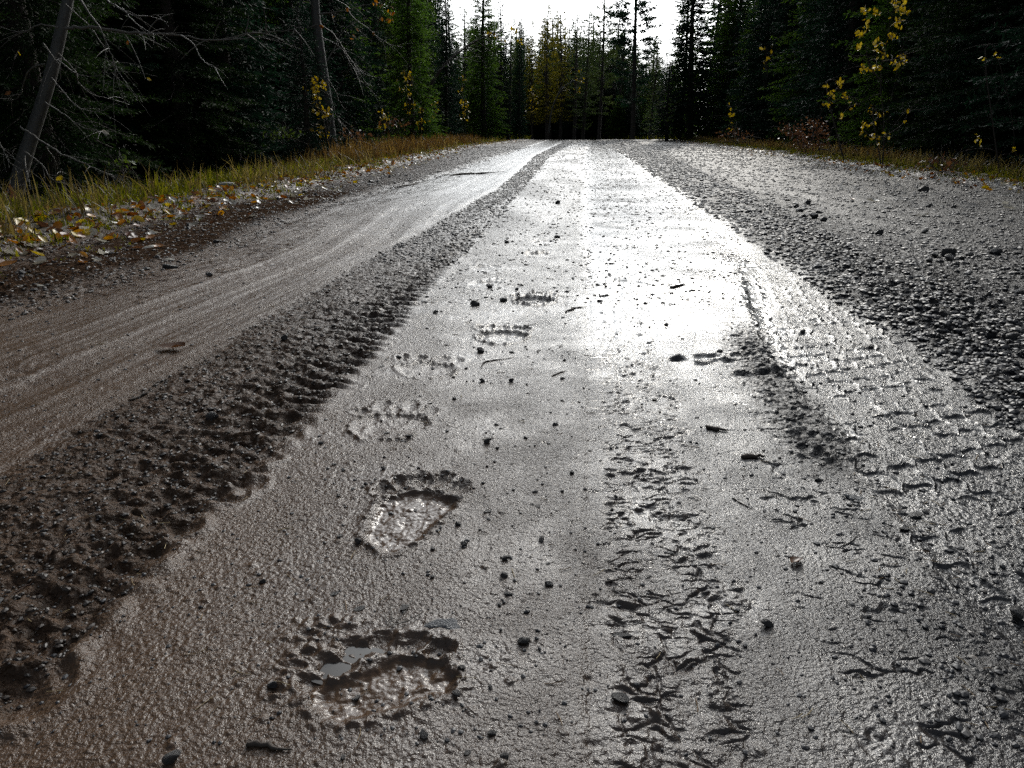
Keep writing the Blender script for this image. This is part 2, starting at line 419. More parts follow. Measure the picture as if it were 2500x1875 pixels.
def detail(x, y, sp):
    """mud relief in metres, and the zone masks; sp is the local grid spacing"""
    def band(lo, hi, f=.02):
        a, b = ed(lo, y), ed(hi, y)
        wob = noise(x * 9, y * 7, 91) * .018 + noise(x * 30, y * 24, 92) * .008
        f = f + .008 * y
        return sstep(-f, f, x - a + wob) * sstep(-f, f, b - x + wob)
    def am(lam):                      # fade waves the grid cannot carry
        return np.clip(lam / (2.4 * sp), 0, 1) ** 1.5
    road = sstep(-.1, .25, x - ed(LE, y)) * sstep(-.1, .25, ed(RE, y) - x)
    tl = band(LTL, LTR)
    lane = band(SL, LTL, .05)
    r1 = band(R1L, R1R)
    wh = band(R1L, WR, .03)
    t2 = band(T2L, T2R, .02)
    gl_edge = 1 - sstep(-.18, .12, x - ed(SL, y) + noise(x * 3, y * 1.5, 33) * .12)
    gr_edge = sstep(-.03, .10, x - np.maximum(ed(T2R, y), ed(WR, y)) + noise(x * 3, y * 2, 34) * .10)
    near = 1 - sstep(.35, .75, y)
    # gritty wedge at the lower right
    lowr = sstep(.0, .14, x - (.36 + .16 * y) + noise(x * 6, y * 6, 35) * .10) * (1 - sstep(.85, 1.05, y)) * (1 - t2)
    wedge = np.exp(-((x - (T2Lm := ed(T2L, y)) + .035) / .055) ** 2) * sstep(.95, 1.15, y) * (1 - sstep(1.75, 2.1, y))
    gravel = np.clip(gl_edge + gr_edge + lowr * .8 + wedge * .9, 0, 1) * road
    ridge = np.exp(-((x - (ed(T2R, y) + .16 + .02 * y)) / (.15 + .015 * y)) ** 2) * sstep(.9, 1.5, y)
    h = np.zeros_like(x)
    # broad unevenness
    h += .010 * noise(x * 1.3, y * 1.1, 1) + .005 * noise(x * 4.1, y * 3.3, 2) * am(.25)
    # sandy grain everywhere on the road
    g1 = noise(x * 85, y * 85, 3) * am(.012); g2 = noise(x * 190, y * 190, 4) * am(.0055); g3 = noise(x * 34, y * 34, 5) * am(.03)
    gw1, gw2, gwi = worley(x * 120, y * 120, 65, 1.0)
    grain = (1 - sstep(.1, .45, gw1)) * np.clip(gwi - .55, 0, 1) * am(.008)
    gv1, gv2, gvi = worley(x * 48, y * 48, 66, 1.0)
    grit = (1 - sstep(.08, .36, gv1)) * np.clip(gvi - .8, 0, 1) * am(.02)
    h += road * (.00035 * g1 + .0007 * g2 + .0003 * g3 + (.0014 + .0022 * np.clip(.5 + noise(x * 4, y * 4, 74), 0, 1)) * grain + .012 * grit) * (1 - .35 * wh)
    # left tractor-like track: cross lugs broken into clods
    s = y + .35 * x
    lt = (x - ed(LTL, y)) / (ed(LTR, y) - ed(LTL, y))
    warp = noise(x * 6, y * 5, 6) * .6 + noise(x * 20, y * 20, 7) * .32
    lug = np.sin(2 * np.pi * (s / .054 + warp + .5 * lt * lt)) * am(.06)
    edge_l = sstep(.45, .95, lt)
    clod = noise(x * 24, y * 30, 8) * am(.04) + .75 * noise(x * 55, y * 60, 9) * am(.018)
    cr1, cr2, crid = worley(x * 52 + .4 * noise(x * 60, y * 60, 57), y * 60, 58, 1.0)
    crumb = (1 - sstep(.1, .5, cr1)) * (crid - .25) * am(.018)
    ridged = (1 - 2 * np.abs(noise(x * 30, y * 42, 59))) * am(.03)
    f1, f2, cid = worley(x * 22 + noise(x * 30, y * 30, 10) * .3, y * 30, 11)
    fl = (1 - sstep(.1, .55, f1)) * (cid - .2) * am(.04)
    lump_n = (.35 + .65 * sstep(-.2, .4, noise(x * 5, y * 3.5, 12)))
    h += tl * (-.005 + .0066 * lug * (.22 + .78 * edge_l) * (.55 + .45 * sstep(.8, 1.5, y)) + (.35 + .65 * np.sin(np.pi * np.clip(lt, 0, 1))) * (.0050 * clod * lump_n + .007 * fl * lump_n + .0058 * crumb + .0035 * ridged) + .003 * crumb * edge_l + .0025 * clod * edge_l)
    h += .004 * np.exp(-((x - ed(LTR, y) - .012) / .02) ** 2) * (.5 + .5 * lug) * am(.06)
    # deep pits where lugs bit at the near left
    for (u, v, ru) in [(215, 1475, 60), (330, 1370, 60), (75, 1690, 75), (600, 1180, 40), (560, 1205, 40), (640, 1120, 35), (455, 1280, 40), (120, 1560, 70)]:
        px, py = at(u, v); q = math.hypot(px, py, .5); rr = ru / F * q
        d = np.hypot((x - px) / rr, (y - py) / (rr * 1.0)) + noise(x * 40, y * 40, 13) * .25
        h += -.007 * np.exp(-(d ** 2) * 1.1) + .004 * np.exp(-((d - 1.25) / .3) ** 2)
    # left lane: grooves along the road, shallow puddling
    gx = (x - ed(SL, y))
    h += lane * (.0022 * noise(gx * 38, y * .9, 14) * am(.03) + .004 * noise(gx * 11, y * .5, 15) + .0028 * clod * sstep(.2, .6, noise(x * 3.2, y * 1.6, 16)))
    # first right hand tyre: fine chevrons and ribs
    rt = (x - ed(R1L, y)) / np.maximum(ed(R1R, y) - ed(R1L, y), .05)
    s1 = y + noise(x * 12, y * 12, 17) * .006
    near1 = 1 - sstep(2.6, 5.5, y)
    rib = -np.exp(-((rt - .04) / .05) ** 2) * .0015 - np.exp(-((rt - .38) / .02) ** 2) * .0012
    cut = (np.mod(s1 / .036 + .35 * noise(x * 9, y * 9, 18) + .5 * noise(0 * x, y * 5, 64), 1.0))
    cuts = -.0026 * np.exp(-((cut - .5) / .11) ** 2) * sstep(-.02, .02, rt) * (1 - sstep(.22, .34, rt)) * sstep(-.2, .4, noise(s1 * 22, x * 25, 19) + .1)
    wx_ = x + .016 * noise(x * 24, y * 24, 20) + .006 * noise(x * 70, y * 70, 50); wy_ = y + .012 * noise(x * 28, y * 28, 51) + .005 * noise(x * 80, y * 80, 52)
    k1, k2, kid = worley(wx_ * 31, wy_ * 60, 21, 1.0)
    gap = sstep(-.4, .25, noise(x * 26, y * 30, 53) + .15 * noise(x * 60, y * 60, 54))
    chips = -.0031 * (1 - sstep(.0, .20, k2 - k1)) * gap + .003 * (1 - sstep(.1, .5, k1)) * (kid > .82) + .002 * noise(x * 70, y * 90, 55)
    b1 = sstep(.10, .22, rt) * (1 - sstep(.85, 1.15, rt + .15 * noise(x * 14, y * 9, 23)))
    h += near1 * am(.035) * (rib + cuts + chips * b1) - .0012 * sstep(-.12, .10, rt + .12 * noise(x * 10, y * 7, 73)) * (1 - sstep(1.0, 1.4, rt)) * near1
    # cross scratches drifting right of it near the camera
    c1, c2, c3 = worley(wx_ * 16, (wy_ + .3 * x) * 38, 25, 1.0)
    spill = sstep(.2, .3, x - ed(R1L, y)) * (1 - sstep(.34, .46, x - ed(R1L, y))) * (1 - sstep(1.0, 2.2, y))
    h += spill * am(.03) * (-.0042 * (1 - sstep(0, .16, c2 - c1)) * sstep(0, .3, noise(x * 20, y * 24, 56)))
    # broken lip of mud across the shiny strip
    for (a, b, w_) in [(at(1640, 868), at(1850, 860), .012), (at(1700, 880), at(1800, 872), .008), (at(1750, 640), at(1850, 645), .012), (at(1500, 680), at(1580, 690), .010), (at(1790, 905), at(1930, 900), .01)]:
        gg = seg_groove(x, y, a, b, w_)
        h += (.006 * gg - .008 * seg_groove(x, y, (a[0], a[1] - .02), (b[0], b[1] - .02), w_)) * (.6 + .8 * noise(x * 35, y * 35, 26))
    # second right hand tyre: block tread pressed in, thin raised seams
    u2 = (x - ed(T2L, y)); w2 = np.maximum(ed(T2R, y) - ed(T2L, y), .1)
    wl_ = .005 * np.sin(y * 2 * np.pi / .074) + .004 * noise(x * 20, y * 20, 27)
    a2 = (u2 + wl_) / .047; col_ = np.floor(a2); fa = np.abs(a2 - np.round(a2)) * .047
    b2_ = (y + .25 * u2 + .006 * np.sin(a2 * 6.283) + .006 * noise(x * 18, y * 18, 28)) / .066 + .5 * np.mod(col_, 2)
    fb = np.abs(b2_ - np.round(b2_)) * .066
    skip = sstep(.15, .35, (_hash(col_, np.round(b2_), 29) % 1000) / 1000.0 + .3 * noise(x * 9, y * 9, 63))
    skipl = sstep(.10, .3, (_hash(np.round(a2), np.floor(b2_ * 1.0), 62) % 1000) / 1000.0 + .3 * noise(x * 11, y * 11, 69))
    wv = 1 + 1.1 * sstep(1.0, 3, y)
    seam = np.maximum(np.exp(-(fa / (.0020 * wv)) ** 2) * skipl, np.exp(-(fb / (.0024 * wv * wv)) ** 2) * skip)
    keep = sstep(-.5, .0, noise(x * 7, y * 7, 30) + .2)
    t2f = 1 - sstep(2.0, 3.8, y)
    h += t2 * t2f * (-.005 + .0060 * seam * keep * (.75 + .5 * noise(x * 50, y * 50, 60)) + .0008 * noise(x * 60, y * 60, 31))
    h += .004 * np.exp(-((u2 + .012) / .016) ** 2) * sstep(.9, 1.3, y) * (1 - sstep(2, 3, y))
    # wash-board ridge of wet clods and the gravel shoulders
    q1, q2, qid = worley(x * 30, y * 34, 36, 1.0)
    peb = (1 - sstep(.15, .52, q1)) * (qid ** 1.5) * am(.03)
    p1, p2, pid = worley(x * 62, y * 66, 37, 1.0)
    peb2 = (1 - sstep(.15, .5, p1)) * pid * am(.015)
    h += gravel * sstep(1.5, 5, y) * .010 * noise(x * 5, y * 4, 72) * am(.2)
    h += gravel * (.011 * peb + .0055 * peb2)
    h += ridge * (.016 + .016 * noise(x * 6, y * 7, 71) * am(.15) + .010 * noise(x * 16, y * 26, 38) * am(.05) + .007 * clod) * road
    # litter line and soil beyond the road
    off = 1 - road
    h += off * (.02 * noise(x * 2.5, y * 2.5, 39) + .012 * noise(x * 11, y * 11, 40) * am(.09))
    # paw prints
    wet = np.zeros_like(x)
    for P in PRINTS:
        pad = np.array(P['pad']); c = pad.mean(0); dep = P['depth']
        m = (np.abs(x - c[0]) < .16) & (np.abs(y - c[1]) < .2)
        if not m.any(): continue
        X, Y = x[m], y[m]
        wob = noise(X * 90, Y * 90, 41) * .0022 + noise(X * 40, Y * 40, 42) * .003
        d = sdf_poly(X, Y, pad) + wob
        best = d / 1.0; hh = -dep * .48 * (1 - sstep(-.013, .002, d))
        rim = np.exp(-((d - .005) / .005) ** 2)
        floor_ = (1 - sstep(-.012, 0, d))
        lumps = .38 * floor_ * (.0035 * noise(X * 60, Y * 60, 43) + .0030 * noise(X * 28, Y * 28, 44) + .0015 * noise(X * 140, Y * 140, 45))
        for (tc_, rx, ry, td) in P['toes']:
            e = (np.hypot((X - tc_[0]) / rx, (Y - tc_[1]) / ry) - 1) * min(rx, ry) + wob * 1.1
            hh = np.minimum(hh, -td * .62 * (1 - sstep(-.012, .003, e)))
            lumps = lumps * (1 - .85 * (1 - sstep(-.006, 0, e)))
            rim = np.maximum(rim * (e > -.002), .9 * np.exp(-((e - .004) / .0045) ** 2) * (d > -.004))
        k = dep / .013 * (1 if dep > .0119 and c[1] < 1.2 else 1.7)
        h[m] += (hh + .0042 * k * rim * (.3 + 1.3 * np.abs(noise(X * 70, Y * 70, 46))) + lumps * k) 
        wet[m] = np.maximum(wet[m], floor_ * (1 if c[1] < 1.2 else .2))
    patch = .5 + .9 * noise(x * 2.2, y * 1.2, 67) + .4 * noise(x * 9, y * 6, 68)
    ctr = sstep(-.03, .05, x - ed(LTR, y)) * sstep(-.03, .05, ed(R1L, y) - x)
    gloss = np.clip(wh * (.30 + .60 * sstep(1.1, 2.2, y) * (1 - .55 * sstep(5.5, 10, y))) + .3 * patch * wh * (1 - .5 * sstep(4, 8, y)) + ctr * (.18 + .35 * patch) * (1 - .9 * sstep(1.6, 4, y)) + t2 * (1 - sstep(2.8, 4.8, y)) * .55 + lane * .30 * sstep(2.5, 6.5, y) + lane * .25 + wet * .9, 0, 1) * (1 - .8 * gravel) * (1 - .7 * ridge)
    grav = np.clip(gravel * .85 + .6 * tl + .9 * ridge + ctr * sstep(1.4, 5, y) * (.28 + .45 * sstep(-.3, .5, noise(x * 2.5, y * .8, 70))), 0, 1)
    brown = np.clip((1 - sstep(-.75, .5, x + .05 * y)) * (1 - .8 * sstep(3, 8, y)) + gl_edge * .6 + .35 * wet + .25 * (1 - sstep(-.1, .9, x)) * (1 - sstep(.9, 2.2, y)), 0, 1)
    return h, np.stack([grav, gloss, brown], -1), road

def build_ground():
    ys = [-14, -11, -8, -6, -4.5, -3.2, -2.2, -1.5, -1.0, -.6, -.3, -.1, .05, .15, .22, .28, .32]
    y = .34
    while y < 55:
        ys.append(y)
        y += max(.0011, min((y * y + .25) / (.5 * 739) * .55, .012 + .011 * y))
    while y < 420:
        ys.append(y); y *= 1.035
    ys = np.array(ys)
    t_in = np.concatenate([np.linspace(-.74, .74, 1060)])
    s_o = np.linspace(0, 1, 92)[1:]
    w = np.maximum(ys + .35, .66)[:, None]
    inner = t_in[None, :] * w
    outer = (.74 * w + (s_o[None, :] ** 2.4) * 160 + s_o[None, :] * .5)
    X = np.concatenate([-outer[:, ::-1], inner, outer], 1)
    Y = np.repeat(ys[:, None], X.shape[1], 1)
    spx = np.gradient(X, axis=1); spy = np.gradient(ys)[:, None] + 0 * X
    sp = np.maximum(spx, spy)
    nr, ncol = X.shape
    x, y_, s_ = X.ravel(), Y.ravel(), sp.ravel()
    h, zone, road = detail(x, y_, s_)
    z = base_h(x, y_) + h
    V = np.stack([x, y_, z], -1)
    i = np.arange(nr * ncol).reshape(nr, ncol)
    Q = np.stack([i[:-1, :-1], i[:-1, 1:], i[1:, 1:], i[1:, :-1]], -1).reshape(-1, 4)
    fr = road[Q].mean(1) > .02
    for nm, sel, mt in (('road', fr, M['road']), ('ground', ~fr, M['soil'])):
        q = Q[sel]; used, inv = np.unique(q, return_inverse=True)
        me = mesh_np(nm, V[used], quads=inv.reshape(-1, 4), attrs={'zone': zone[used]}, mats=[mt])
        tag(link(nm, me), kind='structure')
    print('ground', nr, ncol, nr * ncol)
    return None

def ground_z(x, y):
    x = np.atleast_1d(np.asarray(x, float)); y = np.atleast_1d(np.asarray(y, float))
    sp = np.maximum(.0011, (y * y + .25) / (.5 * 739) * .72)
    sp = np.minimum(sp, .012 + .011 * np.abs(y))
    h, zz, rd = detail(x, y, sp)
    return base_h(x, y) + h

build_ground()
# ------------------------------------------------------------------ conifers
def tube_np(P, rad, sides=6):
    P = np.asarray(P, float); n = len(P); rad = np.broadcast_to(rad, (n,))
    T = np.gradient(P, axis=0); T /= np.linalg.norm(T, axis=1)[:, None] + 1e-9
    md = np.abs(P[-1] - P[0]); ref = np.eye(3)[int(np.argmin(md))][None, :]
    A = np.cross(T, ref); A /= np.linalg.norm(A, axis=1)[:, None] + 1e-9
    B = np.cross(T, A)
    an = np.arange(sides) * 2 * np.pi / sides
    V = P[:, None] + rad[:, None, None] * (np.cos(an)[None, :, None] * A[:, None] + np.sin(an)[None, :, None] * B[:, None])
    i = np.arange(n * sides).reshape(n, sides); j = np.roll(i, -1, 1)
    Q = np.stack([i[:-1], j[:-1], j[1:], i[1:]], -1).reshape(-1, 4)
    return V.reshape(-1, 3), Q

class Acc:
    def __init__(s): s.V, s.Q, s.T, s.n = [], [], [], 0
    def add(s, V, Q, tint=None):
        s.V.append(V); s.Q.append(Q + s.n); s.n += len(V)
        s.T.append(np.zeros(len(V)) if tint is None else np.broadcast_to(tint, (len(V),)))
    def mesh(s, name, mats, smooth=True):
        return mesh_np(name, np.concatenate(s.V), quads=np.concatenate(s.Q), attrs={'tint': np.concatenate(s.T)}, mats=mats, smooth=smooth)

def blades(base, d, length, width, g, curl=0.0):
    """narrow four-sided needle sprays: base Nx3, direction Nx3"""
    n = len(base)
    rv = g.normal(size=(n, 3)); side = np.cross(d, rv); side /= np.linalg.norm(side, axis=1)[:, None] + 1e-9
    L = np.broadcast_to(length, (n,))[:, None]; W = np.broadcast_to(width, (n,))[:, None]
    m = base + d * L * .5
    V = np.stack([base, m + side * W * .5, base + d * L, m - side * W * .5], 1).reshape(-1, 3)
    Q = np.arange(4 * n).reshape(n, 4)
    return V, Q

def conifer(seed, H, Rm, kind='spruce', fine=.05, z0=.05, dens=1.0, zmax=None):
    """trunk mesh and crown mesh; fine = length of one needle spray"""
    g = np.random.default_rng(seed)
    tr, cr = Acc(), Acc()
    zz = np.linspace(0, H, 14)
    bend = np.stack([.02 * H * np.sin(zz / H * 2.4 + seed), .015 * H * np.sin(zz / H * 3.1 + 2 * seed), zz], 1); bend[:, :2] -= bend[0, :2]
    r0 = .012 * H + .02
    V, Q = tube_np(bend, r0 * (1 - zz / H) ** .8 + .006, 8); tr.add(V, Q)
    axis = lambda z: np.array([np.interp(z, zz, bend[:, 0]), np.interp(z, zz, bend[:, 1]), z])
    step = {'spruce': .17, 'pine': .30, 'larch': .22}[kind] * (H / 9) ** .5
    z = z0 * H
    while z < H * .985:
        t = (z - z0 * H) / (H * (1 - z0))
        if kind == 'spruce': prof = (1 - t) ** .75 * (.55 + .45 * min(1, t * 6 + .3))
        elif kind == 'pine': prof = (1 - t) ** .6 * (.5 + .5 * min(1, t * 3)) * (.75 + .25 * math.sin(z * 5 + seed))
        else: prof = (1 - t) ** .8 * (.8 + .2 * math.sin(z * 7))
        nb = {'spruce': 6, 'pine': 6, 'larch': 5}[kind]
        nb = max(3, int(nb * (1 if t < .8 else .8)))
        a0 = g.uniform(0, 6.28)
        for k in range(nb):
            if g.random() > dens * (1 if kind == 'spruce' else .85): continue
            a = a0 + k * 6.283 / nb + g.normal() * .25
            L = Rm * prof * g.uniform(.65, 1.15) + .04 * H * .3
            rise = {'spruce': .10 - .35 * (1 - t) + .5 * t * t, 'pine': .05 + .5 * t, 'larch': .05 + .3 * t}[kind] + g.normal() * .08
            ns = 7; s = np.linspace(0, 1, ns)
            P = np.stack([np.cos(a) * L * s, np.sin(a) * L * s, L * (rise * s - .25 * s * s + .22 * s ** 3)], 1)
            P[:, :2] += np.cumsum(g.normal(size=(ns, 2)), 0) * L * .012
            P += axis(z)
            br = .006 * L + .003
            V, Q = tube_np(P, br * (1.05 - s), 4); tr.add(V, Q)
            # twigs
            tw = .055 if kind == 'spruce' else .042
            tw *= (fine / .05) ** .6
            nt = max(4, int(L / tw))
            st = g.uniform(.12 if kind == 'spruce' else .3, 1.0, nt * 2); st[-1] = 1
            pb = np.stack([np.interp(st, s, P[:, i]) for i in range(3)], 1)
            sd = np.where(np.arange(len(st)) % 2, 1, -1) * g.uniform(.5, 1.1, len(st))
            ta = a + sd
            tl = np.clip(L * .42 * (1.08 - st), .06, .5) * g.uniform(.6, 1.2, len(st))
            td = np.stack([np.cos(ta), np.sin(ta), g.normal(size=len(st)) * .12 - (.22 if kind == 'spruce' else -.05)], 1)
            td /= np.linalg.norm(td, axis=1)[:, None]
            nbp = np.maximum(2, (tl / (fine * {'spruce': .30, 'pine': .36, 'larch': .55}[kind])).astype(int))
            idx = np.repeat(np.arange(len(st)), nbp)
            f = g.random(len(idx))
            base = pb[idx] + td[idx] * (tl[idx] * f)[:, None]
            base[:, 2] -= (tl[idx] * f) ** 2 * .35
            bd = td[idx] + g.normal(size=(len(idx), 3)) * (.42 if kind == 'spruce' else .75)
            if kind == 'pine': bd[:, 2] += .3
            bd /= np.linalg.norm(bd, axis=1)[:, None]
            V, Q = blades(base, bd, fine * g.uniform(.7, 1.3, len(idx)), fine * {'spruce': .26, 'pine': .30, 'larch': .30}[kind], g)
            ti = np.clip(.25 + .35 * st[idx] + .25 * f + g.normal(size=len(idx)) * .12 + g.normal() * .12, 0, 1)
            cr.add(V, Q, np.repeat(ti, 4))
        z += step * g.uniform(.7, 1.3) * (1 - .45 * t)
    return tr, cr

def tree_data(name, mat_key, bark='bark', **k):
    tr, cr = conifer(**k)
    return (tr.mesh(name + '_trunk', [M[bark]]), cr.mesh(name + '_crown', [M[mat_key]]))

DATA = {
 'near_a': tree_data('spruce', 'spruce', seed=1, H=9.0, Rm=1.5, fine=.055),
 'near_b': tree_data('spruce', 'bluespruce', seed=2, H=8.0, Rm=1.3, fine=.055),
 'young': tree_data('spruce', 'bluespruce', seed=3, H=3.0, Rm=.75, fine=.045),
 'seedling': tree_data('spruce', 'spruce', seed=4, H=.62, Rm=.20, fine=.035),
 'mid_a': tree_data('spruce', 'sunlit_green', seed=5, H=10.0, Rm=1.55, fine=.11),
 'mid_b': tree_data('spruce', 'bluespruce', seed=6, H=9.0, Rm=1.25, fine=.11),
 'mid_c': tree_data('spruce', 'bluespruce', seed=7, H=6.0, Rm=1.1, fine=.10),
 'mid_d': tree_data('spruce', 'sunlit_green', seed=17, H=6.0, Rm=1.2, fine=.10),
 'pine_a': tree_data('pine', 'pine', seed=8, H=11.0, Rm=2.0, kind='pine', fine=.14, z0=.15, dens=.9),
 'pine_b': tree_data('pine', 'pine', seed=9, H=10.0, Rm=1.5, kind='pine', fine=.13, z0=.10),
 'pine_thin': tree_data('pine', 'pine', seed=12, H=9.0, Rm=1.1, kind='pine', fine=.12, z0=.2, dens=.8),
 'larch': tree_data('larch', 'larch', seed=10, H=9.5, Rm=1.6, kind='larch', fine=.13, z0=.15, dens=.85),
 'openpine': tree_data('pine', 'bluespruce', seed=11, H=12.0, Rm=3.0, kind='pine', fine=.17, z0=.16, dens=.8),
}
HT = {'mid_d': 6, 'near_a': 9, 'near_b': 8, 'young': 3, 'seedling': .62, 'mid_a': 10, 'mid_b': 9, 'mid_c': 6, 'pine_a': 11, 'pine_b': 10, 'pine_thin': 9, 'larch': 9.5, 'openpine': 12}
KIND = {'pine_a': 'pine_tree', 'pine_b': 'pine_tree', 'pine_thin': 'pine_tree', 'openpine': 'pine_tree', 'larch': 'larch_tree'}

def plant(key, x, y, H, label, group=None, wid=1.0, rot=None, lean=(0, 0)):
    nm = KIND.get(key, 'spruce_tree')
    z = float(base_h(x, y)) - .05
    o = link(nm, None, (x, y, z))
    o.empty_display_size = .3
    s = H / HT[key]
    o.scale = (s * wid, s * wid, s)
    o.rotation_euler = (lean[0], lean[1], random.uniform(0, 6.28) if rot is None else rot)
    tag(o, label, nm.split('_')[0] + ' tree', group)
    link('trunk', DATA[key][0], parent=o); link('crown', DATA[key][1], parent=o)
    return o

def plant_px(key, u, y, vtop, label, group=None, wid=1.0):
    """a tree at distance y seen at column u with its tip at row vtop"""
    p = atd(u, vtop, y)
    return plant(key, p.x, y, p.z - float(base_h(p.x, y)), label, group, wid)

# trees the photo lets one single out
plant('near_a', -5.15, 8.6, 9.5, 'green spruce whose lit right edge bulges out behind the bare leaning tree at far left', wid=.85)
plant_px('young', 715, 12.2, 5, 'young spruce just left of the grey trunk with yellow leaves at its foot', wid=1.1)
plant_px('mid_a', 985, 23, -260, 'mid green spruce above the thin leaning bare sapling, left of the sky gap', wid=.95)
plant_px('mid_b', 1075, 31, -70, 'narrow green spruce forming the left edge of the white sky gap', wid=.8)
plant_px('mid_a', 1178, 40, -160, 'tall broad spruce standing alone inside the left part of the white sky gap', wid=.95)
plant_px('mid_b', 1212, 43, -20, 'slimmer spruce leaning into the right side of the tall broad spruce', wid=.9)
plant_px('pine_thin', 1240, 44, 22, 'thin spindly pine beside the broad spruce in the sky gap')
plant_px('mid_c', 1269, 44, 32, 'slim pointed spruce tip low against the white sky right of the broad spruce', wid=.5)
plant_px('larch', 1340, 50, 5, 'yellow green larch with see-through crown in the middle of the sky gap', wid=.9)
plant_px('larch', 1375, 52, -25, 'taller pale larch directly right of the yellow green larch', wid=.8)
plant_px('larch', 1302, 52, 45, 'small brownish larch at the lowest point of the sky gap', wid=.7)
plant_px('pine_thin', 1410, 50, 10, 'thin dark pine right of the two pale larches')
plant_px('pine_b', 1432, 49, 15, 'slim pine with open dark crown left of the tall ragged pine')
plant_px('pine_a', 1478, 47, -120, 'tall ragged pine with broad open crown in the right half of the sky gap', wid=.75)
plant_px('openpine', 1578, 45, -330, 'tallest pine with dark bare trunk and open drooping limbs against the sky', wid=.75)
plant_px('pine_b', 1601, 44, 68, 'dense yellow green pine at the foot of the tallest open pine', wid=.8)
plant('seedling', *at(1878, 358), .62, 'tiny lone spruce seedling in the dry grass beside the red bush')
plant_px('mid_a', 1690, 43, -110, 'tall dark spruce whose ragged left side bounds the sky gap on the right', wid=.9)
plant_px('mid_b', 1730, 40, -260, 'very tall dark spruce just behind the right end of the sky gap', wid=1.1)
plant_px('young', 1640, 40, 150, 'low dark spruce closing the right end of the sky gap', wid=1.3)

random.seed(21)
FOREST = {
 'LN': ('dark spruce in the black wall of trees along the near left verge', 'spruces of the near left roadside'),
 'LF': ('green conifer in the dense row along the far left side of the road', 'conifers of the far left roadside'),
 'C': ('low dark spruce in the row that closes the road straight ahead', 'low spruces across the end of the road'),
 'CB': ('slender pine rising behind the low spruces at the end of the road', 'pines behind the end of the road'),
 'RN': ('dark spruce in the black wall of trees along the near right verge', 'spruces of the near right roadside'),
 'RF': ('tall dark conifer in the wall on the far right of the road', 'conifers of the far right roadside'),
}
def fr(code, key, x, y, H, wid):
    if ed(LE, y) - .6 < x < ed(RE, y) + .6: return
    lb, gp = FOREST[code]
    plant(key, x, y, H, lb, gp, wid)

# left wall
for row, off in enumerate((3.1, 4.6, 6.4, 8.6)):
    y = 1.5 + .9 * row
    while y < 52:
        if row == 0 and (y < 4.5 or 6.3 < y < 12.0): y += 1.2; continue
        if row == 1 and 6.5 < y < 10: y += .8; continue
        x = float(ed(LE, y)) - off - random.uniform(-.4, .7) - (.6 if y < 12 else 0)
        near = y < 14
        key = random.choice(['near_a', 'near_b'] if near and row < 2 else ['mid_a', 'mid_a', 'mid_b', 'pine_b'] if y > 17 else ['mid_b'])
        H = random.uniform(7.5, 11) if y < 16 else random.uniform(7, 9.5) * (1 + .1 * row)
        if not near and row == 0 and random.random() < .5: key, H = 'mid_c', random.uniform(3, 6)
        u = 1250 + x / y * F * .95
        if u > 1085: H = min(H, random.uniform(4.0, 6.0))
        if u < 1320: fr('LN' if y < 16 else 'LF', key, x, y, H, random.uniform(.9, 1.25))
        y += random.uniform(1.1, 1.8) * (1 + .25 * row) * (1 if y < 25 else 1.35)
# right wall
for row, off in enumerate((2.6, 4.2, 6.2, 8.6)):
    y = 3 + .8 * row
    while y < 50:
        x = float(ed(RE, y)) + off + random.uniform(-.4, .7)
        near = y < 15
        key = random.choice(['near_a', 'near_b', 'near_b'] if near and row < 2 else ['mid_a', 'mid_b', 'mid_b'])
        H = random.uniform(8, 12)
        u = 1250 + x / y * F * .95
        if u > 1655: fr('RN' if y < 17 else 'RF', key, x, y, H, random.uniform(.95, 1.3))
        y += random.uniform(1.2, 1.9) * (1 + .25 * row) * (1 if y < 25 else 1.3)
# across the end
for row, (y0, vt) in enumerate(((50, 292), (51.5, 262), (52.5, 236), (54, 200), (57, 160), (61, 130), (66, 115), (72, 95))):
    u = 1085 + 12 * row
    while u < 1690:
        vtop = vt + random.uniform(-35, 30) + (45 if 1560 < u else 0)
        if u < 1200: vtop -= 40
        p = atd(u, vtop, y0 + random.uniform(-1, 1))
        fr('C', random.choice(['mid_c', 'mid_d', 'mid_b']), p.x, p.y, p.z - float(base_h(p.x, p.y)), random.uniform(1.3, 1.8))
        u += random.uniform(26, 44)
for u, vt, yy in ((1120, 40, 58), (1100, 60, 55), (1110, 20, 60), (1232, 90, 55), (1268, 80, 56), (1335, 50, 58), (1348, 80, 55), (1380, 90, 57), (1405, 110, 56), (1440, 70, 57), (1465, 90, 55), (1490, 100, 62), (1512, 80, 56), (1535, 110, 58), (1590, 130, 56), (1612, 120, 60), (1640, 170, 58), (1145, 70, 62), (1215, 60, 58), (1255, 75, 64), (1285, 95, 60), (1320, 70, 63), (1358, 60, 62), (1395, 70, 60), (1420, 60, 64), (1452, 40, 60), (1500, 60, 58), (1525, 90, 62), (1548, 120, 60), (1625, 150, 60)):
    vt -= 28; p = atd(u, vt, yy)
    fr('CB', random.choice(['pine_thin', 'pine_b', 'mid_b']), p.x, yy, p.z - float(base_h(p.x, yy)), random.uniform(1.15, 1.6))
# ------------------------------------------------------------------ stones, gravel, leaves, grass, twigs
def ico(sub):
    import bmesh
    bm = bmesh.new(); bmesh.ops.create_icosphere(bm, subdivisions=sub, radius=1)
    V = np.array([v.co[:] for v in bm.verts]); T = np.array([[v.index for v in f.verts] for f in bm.faces]); bm.free()
    return V, T

